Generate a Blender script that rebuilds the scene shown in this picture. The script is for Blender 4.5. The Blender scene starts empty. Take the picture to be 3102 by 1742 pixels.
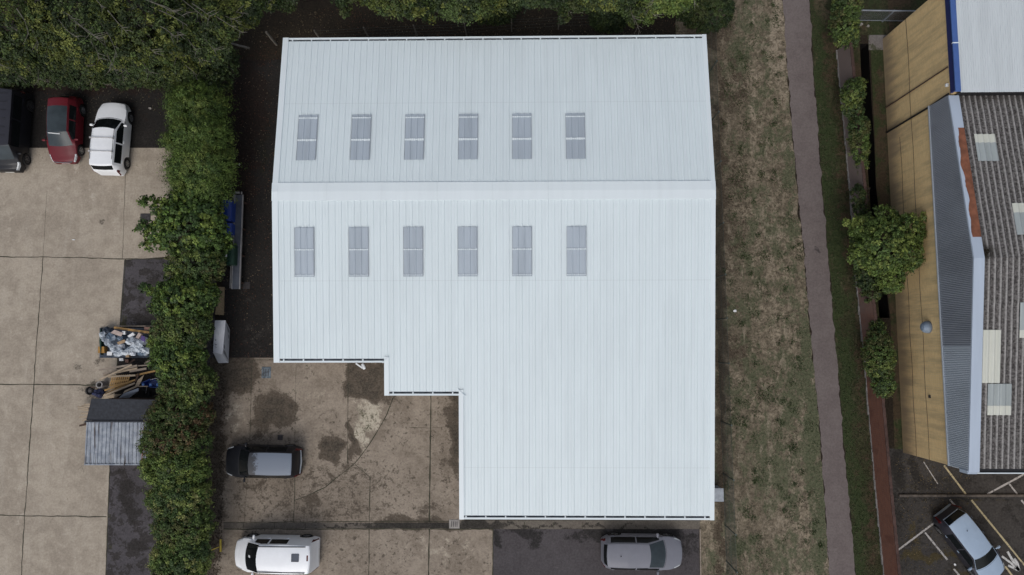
import bpy, math, random
import numpy as np
from mathutils import Vector, Matrix, Quaternion
random.seed(7); rng = np.random.default_rng(7)
C = bpy.context.scene.collection
SC = bpy.context.scene
# ------------------------------------------------------------------ camera, sky, sun, exposure
CAMZ = 40.0; S = 3102/2576; F = 2068.0
NU, NV, YAW = 1315, 873, -0.1            # where the plumb line under the drone falls in the frame
_d = Vector(((NU*S-1551)/F, -(NV*S-871)/F, -1)).normalized()
_R = Matrix.Rotation(math.radians(YAW), 3, 'Z') @ _d.rotation_difference(Vector((0, 0, -1))).to_matrix()
cam_d = bpy.data.cameras.new('drone_camera'); cam = bpy.data.objects.new('drone_camera', cam_d); C.objects.link(cam)
cam_d.sensor_width = 36; cam_d.lens = F/3102*36; cam_d.clip_end = 3000; cam_d.clip_start = 0.5
cam.matrix_world = Matrix.Translation((0, 0, CAMZ)) @ _R.to_4x4()
SC.camera = cam
RN = np.array(_R)
def P(u, v, z=0.0):
    w = RN @ np.array([(u*S-1551)/F, -(v*S-871)/F, -1.0])
    k = (CAMZ-z)/-w[2]
    return np.array([w[0]*k, w[1]*k, z])
def PA(u, v, z=0.0):
    u = np.asarray(u, float); v = np.asarray(v, float)
    d = np.stack([(u*S-1551)/F, -(v*S-871)/F, -np.ones_like(u)], -1) @ RN.T
    k = (CAMZ-z)/-d[..., 2]
    return np.stack([d[..., 0]*k, d[..., 1]*k, np.zeros_like(u)+z], -1)
def PS(x, y, z=0.0): return P(x/S, y/S, z)      # full-resolution photo pixels
world = bpy.data.worlds.new('World'); SC.world = world; world.use_nodes = True
wn = world.node_tree; bg = wn.nodes['Background']
sky = wn.nodes.new('ShaderNodeTexSky'); sky.sky_type = 'NISHITA'; sky.sun_disc = False
SUN_EL, SUN_AZ = math.radians(50), math.radians(195)     # azimuth from north, clockwise
sky.sun_elevation = SUN_EL; sky.sun_rotation = SUN_AZ
sky.dust_density = 3.0; sky.air_density = 1.0; sky.altitude = 50
hs = wn.nodes.new('ShaderNodeHueSaturation'); hs.inputs['Saturation'].default_value = 0.50
wn.links.new(sky.outputs[0], hs.inputs['Color']); wn.links.new(hs.outputs[0], bg.inputs['Color'])
bg.inputs['Strength'].default_value = 0.115
sd = bpy.data.lights.new('sun', 'SUN'); sd.energy = 0.85; sd.angle = math.radians(35); sd.color = (1.0, 0.965, 0.91)
so = bpy.data.objects.new('sun', sd); C.objects.link(so)
_sv = Vector((math.sin(SUN_AZ)*math.cos(SUN_EL), math.cos(SUN_AZ)*math.cos(SUN_EL), math.sin(SUN_EL)))
so.rotation_euler = _sv.to_track_quat('Z', 'Y').to_euler(); so.location = (0, -20, 60)
SC.view_settings.view_transform = 'Standard'; SC.view_settings.look = 'None'
SC.view_settings.exposure = 0.11; SC.view_settings.gamma = 1.0
SC.render.engine = 'CYCLES'

# ------------------------------------------------------------------ node helpers
def srgb(r, g, b):
    f = lambda c: (c/255/12.92) if c/255 <= .04045 else ((c/255+.055)/1.055)**2.4
    return (f(r), f(g), f(b))
class NT:
    def __init__(s, name, rough=.7, metal=0, coat=0, spec=None):
        s.m = bpy.data.materials.new(name); s.m.use_nodes = True; s.t = s.m.node_tree
        s.p = s.t.nodes['Principled BSDF']; s.p.inputs['Roughness'].default_value = rough
        s.p.inputs['Metallic'].default_value = metal
        if coat: s.p.inputs['Coat Weight'].default_value = coat; s.p.inputs['Coat Roughness'].default_value = .05
        if spec is not None: s.p.inputs['Specular IOR Level'].default_value = spec
    def n(s, t, **k):
        q = s.t.nodes.new(t)
        for a, b in k.items(): setattr(q, a, b)
        return q
    def l(s, a, b): s.t.links.new(a, b)
    def pos(s):
        return s.n('ShaderNodeNewGeometry').outputs['Position']
    def obj(s):
        return s.n('ShaderNodeTexCoord').outputs['Object']
    def map(s, v, scale=(1, 1, 1), rot=(0, 0, 0)):
        q = s.n('ShaderNodeMapping'); q.inputs['Scale'].default_value = scale; q.inputs['Rotation'].default_value = rot
        s.l(v, q.inputs['Vector']); return q.outputs[0]
    def noise(s, v, scale, detail=4, rough=.6, dist=0):
        q = s.n('ShaderNodeTexNoise'); q.inputs['Scale'].default_value = scale; q.inputs['Detail'].default_value = detail
        q.inputs['Roughness'].default_value = rough; q.inputs['Distortion'].default_value = dist
        s.l(v, q.inputs['Vector']); return q.outputs['Fac']
    def vor(s, v, scale, feature='F1'):
        q = s.n('ShaderNodeTexVoronoi'); q.feature = feature; q.inputs['Scale'].default_value = scale
        s.l(v, q.inputs['Vector']); return q.outputs['Distance']
    def ramp(s, f, a, b, lo=0., hi=1.):
        q = s.n('ShaderNodeMapRange'); q.interpolation_type = 'SMOOTHSTEP'
        for i, x in enumerate((a, b, lo, hi)): q.inputs[i+1].default_value = x
        s.l(f, q.inputs[0]); return q.outputs[0]
    def math(s, op, a, b):
        q = s.n('ShaderNodeMath', operation=op)
        for i, x in enumerate((a, b)):
            if isinstance(x, (int, float)): q.inputs[i].default_value = x
            else: s.l(x, q.inputs[i])
        return q.outputs[0]
    def mix(s, f, a, b, mode='MIX'):
        q = s.n('ShaderNodeMix', data_type='RGBA', blend_type=mode)
        for i, x in ((0, f), (6, a), (7, b)):
            if isinstance(x, (int, float)): q.inputs[i].default_value = x
            elif isinstance(x, tuple): q.inputs[i].default_value = (*x[:3], 1)
            else: s.l(x, q.inputs[i])
        return q.outputs[2]
    def col(s, c):
        if isinstance(c, tuple): s.p.inputs['Base Color'].default_value = (*c[:3], 1)
        else: s.l(c, s.p.inputs['Base Color'])
        return s
    def bump(s, h, strength=.5, dist=.02):
        q = s.n('ShaderNodeBump'); q.inputs['Strength'].default_value = strength; q.inputs['Distance'].default_value = dist
        s.l(h, q.inputs['Height']); s.l(q.outputs[0], s.p.inputs['Normal']); return s
    def attr(s, name):
        q = s.n('ShaderNodeAttribute'); q.attribute_name = name; return q
def simple(name, c, rough=.6, metal=0, var=.15, scale=3., coat=0, spec=None, bump=0):
    t = NT(name, rough, metal, coat, spec); v = t.obj()
    f = t.noise(v, scale, 5)
    a = tuple(x*(1-var) for x in c); b = tuple(min(1, x*(1+var)) for x in c)
    t.col(t.mix(t.ramp(f, .3, .7), a, b))
    if bump: t.bump(t.noise(v, scale*8, 3), bump, .01)
    return t.m
MAT = {}
# ---- ground surfaces: colour attribute A carries the painted-in wear (r damp stain, g moss or green, b pale)
def ground_mat(name, base, base2, stain, green, pale, fine=24., speck=.35, blotch=0.0, rough=.9, streak=None, spread=.9, litter=None, patchy=0., grassy=False):
    t = NT(name, rough, spec=.25); v = t.pos()
    a = t.attr('A'); sep = t.n('ShaderNodeSeparateColor'); t.l(a.outputs['Color'], sep.inputs[0])
    big = t.noise(v, .35, 5, .6); mid = t.noise(v, 1.7, 6, .65, .3); fin = t.noise(v, fine*.36, 4, .8); sp = t.noise(v, 9., 6, .75)
    c = t.mix(t.ramp(t.math('ADD', t.math('MULTIPLY', big, .5), t.math('MULTIPLY', mid, .5)), .38, .62), base, base2)
    if streak:
        st = t.noise(t.map(v, streak), 1.0, 5, .6)
        c = t.mix(t.ramp(st, .5, .72, 0, .35), c, pale)
    def layer(c, ch, colr, k):
        f = t.math('ADD', sep.outputs[ch], t.math('MULTIPLY', t.math('SUBTRACT', t.math('ADD', t.math('MULTIPLY', mid, .6), t.math('MULTIPLY', sp, .4)), .5), k))
        return t.mix(t.ramp(f, .34, .66), c, colr)
    if patchy:
        pn = t.noise(v, 1.25, 7, .72, .25); c = t.mix(t.ramp(pn, .515-patchy, .545-patchy, 0, .85), c, tuple(x*1.25 for x in stain))
    if grassy:
        g1 = t.noise(v, 3.4, 6, .78, .3); c = t.mix(t.ramp(g1, .40, .60), tuple(x*.62 for x in base), c)
        g2 = t.math('ADD', t.noise(t.map(v, (1, .6, 1)), 1.05, 6, .74), t.math('MULTIPLY', sep.outputs[1], .17)); c = t.mix(t.ramp(g2, .50, .60, 0, .85), c, green)
        g3 = t.noise(t.map(v, (1.3, .45, 1)), 1.6, 6, .72); c = t.mix(t.ramp(g3, .54, .66, 0, .7), c, pale)
    c = layer(c, 2, pale, 2.6); c = layer(c, 1, green, 3.0)
    if blotch:
        bl = t.ramp(t.noise(v, 4.2, 5, .7, .4), .60-blotch, .68-blotch)
        bl = t.math('MULTIPLY', bl, t.ramp(t.math('ADD', t.noise(v, .55, 4), t.math('MULTIPLY', sep.outputs[0], .35)), .42, .62))
        c = t.mix(t.math('MULTIPLY', bl, .8), c, tuple(x*.7 for x in stain))
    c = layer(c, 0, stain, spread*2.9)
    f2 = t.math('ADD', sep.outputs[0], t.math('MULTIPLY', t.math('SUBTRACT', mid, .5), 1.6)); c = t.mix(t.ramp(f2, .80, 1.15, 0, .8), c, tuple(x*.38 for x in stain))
    c = t.mix(t.ramp(fin, .25, .75), t.mix(speck, c, (0, 0, 0), 'MIX'), t.mix(speck*.55, c, pale, 'MIX'))
    if litter:
        d = t.vor(v, 7.0); q = t.ramp(d, .03, .09, 1, 0)
        q = t.math('MULTIPLY', q, t.ramp(t.noise(v, 1.1, 4), .5, .6))
        c = t.mix(q, c, litter)
    t.col(c); t.bump(t.math('ADD', fin, mid), .5, .015)
    return t.m
cy = (.345, .292, .222)
MAT['concrete'] = ground_mat('pale_concrete', (.335, .283, .225), (.470, .405, .325), (.12, .10, .078), (.15, .14, .07), (.54, .48, .40), speck=.26, streak=(1.6, .25, 1))
MAT['yard'] = ground_mat('stained_concrete', (.215, .174, .136), (.350, .292, .234), (.082, .062, .046), (.085, .078, .045), (.56, .50, .40), speck=.24, blotch=.06, spread=.8)
MAT['tarmac'] = ground_mat('tarmac', (.068, .060, .064), (.090, .081, .086), (.022, .020, .020), (.05, .05, .022), (.14, .13, .13), speck=.3)
MAT['tarmac_old'] = ground_mat('worn_tarmac', (.040, .036, .034), (.060, .054, .050), (.018, .016, .014), (.062, .046, .014), (.12, .11, .10), speck=.4, patchy=-.02, blotch=.02, litter=(.2, .17, .12))
MAT['tarmac_patch'] = ground_mat('patched_tarmac', (.068, .061, .067), (.100, .091, .100), (.024, .020, .018), (.05, .048, .02), (.15, .14, .14), speck=.36, patchy=.012, litter=(.25, .24, .2))
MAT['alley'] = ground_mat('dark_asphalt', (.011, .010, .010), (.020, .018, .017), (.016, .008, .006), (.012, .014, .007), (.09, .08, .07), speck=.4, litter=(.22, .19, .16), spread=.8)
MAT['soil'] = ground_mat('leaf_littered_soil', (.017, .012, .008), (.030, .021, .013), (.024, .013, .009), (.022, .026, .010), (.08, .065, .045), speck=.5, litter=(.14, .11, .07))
MAT['path'] = ground_mat('path_asphalt', (.155, .127, .122), (.190, .160, .152), (.07, .06, .058), (.06, .06, .03), (.22, .19, .185), speck=.26)
MAT['verge'] = ground_mat('dry_grass', (.160, .130, .088), (.37, .305, .22), (.060, .043, .028), (.066, .086, .040), (.38, .315, .235), speck=.42, grassy=True, fine=22, spread=1.2, streak=(.9, .12, 1))
MAT['lawn'] = ground_mat('green_grass', (.034, .042, .015), (.058, .060, .026), (.066, .045, .027), (.028, .050, .014), (.13, .105, .065), speck=.42, grassy=True, fine=22, spread=1.2)
MAT['joint'] = simple('joint_moss', (.045, .044, .028), .95, var=.4, scale=6)
MAT['mud'] = simple('ditch_mud', (.008, .007, .007), .5, var=.4)
# leaves
def leaf_mat():
    t = NT('leaves', .55, spec=.3); a = t.attr('Col'); t.col(a.outputs['Color'])
    tr = t.n('ShaderNodeBsdfTranslucent'); t.l(a.outputs['Color'], tr.inputs['Color'])
    mx = t.n('ShaderNodeMixShader'); mx.inputs[0].default_value = .22
    out = t.t.nodes['Material Output']; t.l(t.p.outputs[0], mx.inputs[1]); t.l(tr.outputs[0], mx.inputs[2]); t.l(mx.outputs[0], out.inputs['Surface'])
    return t.m
MAT['leaf'] = leaf_mat()
MAT['bark'] = simple('grey_bark', (.135, .125, .105), .85, var=.35, scale=5)
MAT['bark_dark'] = simple('dark_bark', (.05, .04, .03), .9, var=.35, scale=5)
# building
def sheet_mat(name, c, rough, streak=.06, scale=(2.2, .12, 1), patch=.03, laps=()):
    t = NT(name, rough, spec=.5); v = t.pos()
    f = t.noise(t.map(v, scale), 1.0, 5, .6); g = t.noise(v, .45, 4); h = t.noise(v, 14., 4, .7)
    d = tuple(x*(1-streak*2.2) for x in c)
    cc = t.mix(t.ramp(f, .35, .75), c, d)
    cc = t.mix(t.ramp(g, .4, .7, 0, patch*8), cc, tuple(x*.90 for x in c))
    cc = t.mix(t.ramp(h, .62, .74, 0, .35), cc, tuple(x*.82 for x in c))
    if laps:
        sy = t.n('ShaderNodeSeparateXYZ'); t.l(v, sy.inputs[0])
        for y0 in laps: cc = t.mix(t.ramp(t.math('ABSOLUTE', t.math('SUBTRACT', sy.outputs[1], y0), 0), .010, .022, .22, 0), cc, tuple(x*.55 for x in c))
    t.col(cc); return t.m
MAT['roof_white'] = sheet_mat('white_coated_steel', (.705, .785, .81), .42, .03, laps=(12.6, 3.35, -6.1))
MAT['trim_white'] = sheet_mat('white_trim_steel', (.75, .82, .845), .42, .02)
MAT['wall_clad'] = sheet_mat('pale_wall_cladding', (.62, .64, .65), .5)
MAT['plinth'] = simple('brick_plinth', (.22, .13, .09), .9)
MAT['skylight'] = sheet_mat('grp_rooflight', (.43, .49, .55), .4, .08)
MAT['skylight_pale'] = sheet_mat('grp_rooflight_pale', (.38, .42, .42), .4, .12)
MAT['skylight_cream'] = sheet_mat('grp_rooflight_cream', (.62, .63, .56), .4, .06)
MAT['slot'] = simple('gutter_inside', (.12, .14, .165), .6, var=.5)
def asbestos():
    t = NT('lichen_fibre_cement', .95, spec=.1); v = t.pos()
    a = t.noise(v, 9., 6, .8); b = t.noise(v, 2.2, 5, .7); d = t.noise(v, 26., 3, .8)
    c = t.mix(t.ramp(a, .42, .6), (.046, .042, .041), (.185, .175, .170))
    c = t.mix(t.ramp(b, .52, .68, 0, .6), c, (.10, .095, .088))
    c = t.mix(t.ramp(d, .62, .72, 0, .7), c, (.33, .32, .29))
    at = t.attr('A'); sep = t.n('ShaderNodeSeparateColor'); t.l(at.outputs['Color'], sep.inputs[0])
    c = t.mix(t.math('MULTIPLY', sep.outputs[1], t.ramp(a, .3, .62, .6, 1)), c, (.40, .385, .37))   # paler colour along the crests
    f = t.math('ADD', sep.outputs[0], t.math('MULTIPLY', t.math('SUBTRACT', a, .5), 1.4))
    c = t.mix(t.ramp(f, .5, .75), c, (.016, .013, .008))
    t.col(c); t.bump(t.math('ADD', a, d), .6, .02); return t.m
MAT['asbestos'] = asbestos()
def tanwall():
    t = NT('buff_brick', .9, spec=.2); v = t.pos()
    sx = t.n('ShaderNodeSeparateXYZ'); t.l(v, sx.inputs[0])
    cb = t.n('ShaderNodeCombineXYZ'); t.l(sx.outputs[1], cb.inputs[0]); t.l(sx.outputs[2], cb.inputs[1])
    br = t.n('ShaderNodeTexBrick'); br.inputs['Scale'].default_value = 1.0
    br.inputs['Brick Width'].default_value = .225; br.inputs['Row Height'].default_value = .075; br.inputs['Mortar Size'].default_value = .008
    br.inputs['Color1'].default_value = (.86, .62, .295, 1); br.inputs['Color2'].default_value = (.78, .545, .25, 1); br.inputs['Mortar'].default_value = (.66, .53, .35, 1)
    t.l(cb.outputs[0], br.inputs['Vector'])
    n1 = t.noise(t.map(v, (1, 1.6, .22)), 1.3, 5, .65); n2 = t.noise(v, 5, 4, .7)
    c = t.mix(t.ramp(n1, .42, .70, 0, .65), br.outputs[0], (.44, .33, .19))
    c = t.mix(t.ramp(n2, .55, .8, 0, .35), c, (.34, .27, .18))
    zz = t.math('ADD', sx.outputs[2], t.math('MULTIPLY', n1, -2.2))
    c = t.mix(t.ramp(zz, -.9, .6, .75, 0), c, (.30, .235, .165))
    t.col(c); return t.m
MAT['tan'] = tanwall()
def redwall():
    t = NT('red_brick', .9, spec=.2); v = t.pos()
    sx = t.n('ShaderNodeSeparateXYZ'); t.l(v, sx.inputs[0])
    cb = t.n('ShaderNodeCombineXYZ'); t.l(sx.outputs[1], cb.inputs[0]); t.l(sx.outputs[2], cb.inputs[1])
    br = t.n('ShaderNodeTexBrick'); br.inputs['Brick Width'].default_value = .225; br.inputs['Row Height'].default_value = .075; br.inputs['Scale'].default_value = 1
    br.inputs['Mortar Size'].default_value = .01
    br.inputs['Color1'].default_value = (.215, .080, .048, 1); br.inputs['Color2'].default_value = (.160, .058, .038, 1); br.inputs['Mortar'].default_value = (.16, .12, .10, 1)
    t.l(cb.outputs[0], br.inputs['Vector'])
    n = t.noise(t.map(v, (1, 1.0, .5), (.5, 0, 0)), 1.1, 5, .65)
    c = t.mix(t.ramp(n, .52, .72, 0, .7), br.outputs[0], (.10, .045, .034))
    yy = t.math('ADD', sx.outputs[1], t.math('MULTIPLY', n, 9.0))
    c = t.mix(t.ramp(yy, 2, 12, 0, .75), c, (.21, .185, .175))     # old limewash on the far end
    t.col(c); return t.m
MAT['redwall'] = redwall()
MAT['coping'] = simple('dark_coping', (.065, .036, .03), .9, var=.35, scale=2)  # colour darkened to offset the full light on the wall top
MAT['limestone'] = simple('pale_mortar', (.20, .19, .185), .9, var=.3, scale=4)
MAT['clad_grey'] = sheet_mat('grey_gable_cladding', (.235, .255, .295), .5, .12, (1, .5, .2))
MAT['clad_pale'] = sheet_mat('pale_gable_cladding', (.41, .455, .51), .5, .10, (1, .5, .2))
MAT['flash_blue'] = sheet_mat('pale_blue_flashing', (.45, .52, .62), .45, .06)
MAT['rust'] = simple('rusted_flashing', (.20, .075, .040), .9, var=.3, scale=2.5)
MAT['fascia_blue'] = simple('blue_fascia', (.062, .125, .34), .4, var=.06)
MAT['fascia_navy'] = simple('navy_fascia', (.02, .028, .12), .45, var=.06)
MAT['roof_pale'] = sheet_mat('pale_metal_roof', (.60, .645, .665), .5, .05, (3, .2, 1))
MAT['steel'] = simple('galvanised_steel', (.30, .33, .38), .45, .5, var=.15)
MAT['conc_post'] = simple('concrete_post', (.17, .155, .13), .9, var=.3)
MAT['kerb'] = simple('dirty_kerb', (.085, .072, .062), .9, var=.45, scale=2.5)
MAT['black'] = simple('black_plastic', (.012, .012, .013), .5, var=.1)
MAT['rubber'] = simple('tyre_rubber', (.014, .014, .015), .8, var=.15)
MAT['rim'] = simple('alloy', (.45, .46, .48), .3, .8, var=.05)
MAT['rim_dark'] = simple('dark_alloy', (.16, .16, .17), .35, .7, var=.05)
MAT['glass'] = simple('dark_car_glass', (.008, .010, .011), .12, var=.05, spec=.15)
MAT['glass_grey'] = simple('grey_car_glass', (.040, .052, .060), .25, var=.15, scale=1.5, spec=.25)
MAT['chrome'] = simple('chrome', (.6, .6, .62), .15, .9, var=.02)
MAT['lamp'] = simple('lamp_glass', (.5, .53, .55), .1, var=.3, scale=12)
MAT['lamp_red'] = simple('tail_lamp', (.085, .007, .009), .2, var=.1)
MAT['plate'] = simple('number_plate', (.75, .75, .7), .5, var=.02)
MAT['white'] = simple('white_paint', (.74, .76, .78), .5, var=.06)
MAT['paint_white'] = simple('white_car_paint', (.88, .90, .925), .35, var=.02, coat=.3)
MAT['paint_red'] = simple('red_car_paint', (.125, .010, .017), .45, var=.08, scale=1, coat=.1, spec=.3)
MAT['paint_black'] = simple('black_car_paint', (.012, .013, .017), .42, var=.08, coat=.1, spec=.3)
MAT['paint_silver'] = simple('silver_car_paint', (.185, .19, .222), .5, 0, var=.03, coat=.1, spec=.3)
MAT['paint_bluesilver'] = simple('blue_silver_car_paint', (.31, .395, .51), .5, 0, var=.03, coat=.1, spec=.3)
MAT['dark_side'] = simple('dusty_dark_paint', (.030, .030, .040), .42, .2, var=.05, coat=.1)
def dew():
    t = NT('dewy_roof', .55, spec=.5); v = t.obj()
    sx = t.n('ShaderNodeSeparateXYZ'); t.l(v, sx.inputs[0])
    f = t.math('ADD', sx.outputs[0], t.math('MULTIPLY', t.noise(v, 5, 6, .7), 1.2))
    t.col(t.mix(t.ramp(f, .58, .84), (.165, .195, .245), (.035, .038, .046))); return t.m
MAT['dew'] = dew()
def paint_line(name, c):
    t = NT(name, .8, spec=.2); v = t.pos(); f = t.noise(v, 8, 6, .75)
    t.col(t.mix(t.ramp(f, .34, .5), (.10, .09, .085), c)); return t.m
MAT['line_white'] = paint_line('worn_white_paint', (.42, .40, .385))
MAT['line_yellow'] = paint_line('worn_cream_paint', (.46, .39, .235))
MAT['line_arrow'] = paint_line('white_arrow_paint', (.56, .56, .55))
def wood(name, c):
    t = NT(name, .8, spec=.2); v = t.obj(); f = t.noise(t.map(v, (.6, 9, 9)), 2, 5, .6)
    t.col(t.mix(t.ramp(f, .3, .7), tuple(x*.62 for x in c), c)); return t.m
MAT['wood_pale'] = wood('pale_timber', (.50, .40, .29)); MAT['wood_grey'] = wood('grey_timber', (.36, .30, .245))
MAT['wood_tan'] = wood('tan_timber', (.44, .27, .11)); MAT['wood_dark'] = wood('dark_timber', (.10, .065, .05))
MAT['ply'] = wood('plywood', (.37, .29, .185)); MAT['board_white'] = simple('white_board', (.42, .45, .50), .6, var=.08)
MAT['felt'] = simple('roofing_felt', (.030, .033, .041), .9, var=.25, scale=6, bump=.3)
def shed_metal():
    t = NT('weathered_zinc', .55, .25); v = t.obj(); st = t.noise(t.map(v, (5.5, .22, 1)), 1.0, 5, .6); g = t.noise(v, 2.4, 5, .7)
    c = t.mix(t.ramp(g, .35, .65), (.20, .225, .27), (.33, .36, .40))
    c = t.mix(t.ramp(st, .56, .64), c, (.06, .045, .04)); c = t.mix(t.ramp(t.noise(v, 5, 6, .8), .64, .74, 0, .8), c, (.24, .13, .085))
    t.col(c); return t.m
MAT['zinc'] = shed_metal()
MAT['zinc_rust'] = simple('rusty_zinc', (.14, .055, .030), .85, var=.3)
def plastic():
    t = NT('clear_sheeting', .25, spec=.4); v = t.obj(); f = t.noise(v, 3.2, 4, .6, 1.2)
    t.col(t.mix(t.ramp(f, .35, .7), (.38, .44, .51), (.66, .71, .76)))
    t.l(t.ramp(f, .3, .65, .45, .95), t.p.inputs['Alpha']); t.p.inputs['Roughness'].default_value = .5; t.bump(f, .2, .03); return t.m
MAT['plastic'] = plastic()
MAT['bag_blue'] = simple('slate_blue_bag', (.14, .19, .255), .3, var=.35, scale=5)
MAT['bag_dark'] = simple('dark_bag', (.045, .06, .085), .3, var=.4, scale=5)
MAT['bag_white'] = simple('white_bag', (.62, .66, .72), .35, var=.22, scale=5)
MAT['card'] = simple('cardboard', (.40, .28, .17), .85, var=.2); MAT['card_pink'] = simple('faded_card', (.46, .37, .33), .85, var=.15)
MAT['paper'] = simple('white_paper', (.78, .79, .80), .7, var=.03); MAT['purple'] = simple('purple_cloth', (.10, .065, .22), .8, var=.2)
MAT['orange'] = simple('orange_tub', (.36, .19, .04), .6, var=.2); MAT['brick'] = simple('loose_brick', (.24, .14, .11), .9, var=.2)
MAT['navy'] = simple('navy_cloth', (.014, .018, .055), .8, var=.5, scale=6); MAT['bin_blue'] = simple('blue_bin_plastic', (.018, .05, .26), .4, var=.1)
MAT['bin_green'] = simple('green_bin_plastic', (.012, .045, .028), .45, var=.1); MAT['barrow'] = simple('blue_barrow_paint', (.02, .055, .24), .4, var=.2)
MAT['barrow_light'] = simple('light_blue_plastic', (.10, .24, .58), .5, var=.1)
MAT['clay'] = simple('concrete_pipe', (.27, .255, .25), .9, var=.15)
MAT['tread'] = simple('grit_board', (.085, .095, .118), .8, var=.35, scale=1.2); MAT['tread_edge'] = simple('dull_aluminium', (.42, .41, .41), .5, .1, var=.1)
MAT['cabinet'] = simple('white_cabinet', (.56, .58, .63), .45, var=.06); MAT['vent'] = simple('vent_shadow', (.20, .21, .23), .6, var=.2)
MAT['yellow'] = simple('yellow_paint', (.50, .38, .05), .6, var=.15); MAT['rail_grey'] = simple('rooflight_edge', (.36, .39, .43), .5); MAT['grey_box'] = simple('grey_enclosure', (.33, .36, .40), .5, var=.15, scale=5)
MAT['cover'] = simple('iron_cover', (.055, .05, .052), .7, .3, var=.3, scale=8); MAT['cover_blue'] = simple('bluish_cover', (.13, .16, .185), .6, .3, var=.5, scale=6)
MAT['wire'] = simple('green_wire', (.085, .105, .095), .6, .2, var=.1)
MAT['setts'] = ground_mat('channel_setts', (.13, .11, .092), (.17, .15, .125), (.03, .026, .022), (.06, .06, .03), (.25, .23, .2), speck=.3, spread=1.0)
MAT['stone'] = simple('pale_stone', (.30, .28, .26), .9, var=.15)
MAT['pave'] = ground_mat('paving', (.16, .14, .13), (.22, .2, .19), (.05, .045, .04), (.07, .075, .04), (.3, .28, .27), speck=.3)
MAT['ring'] = simple('wall_lamp_dome', (.22, .28, .36), .5, var=.1)

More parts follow.
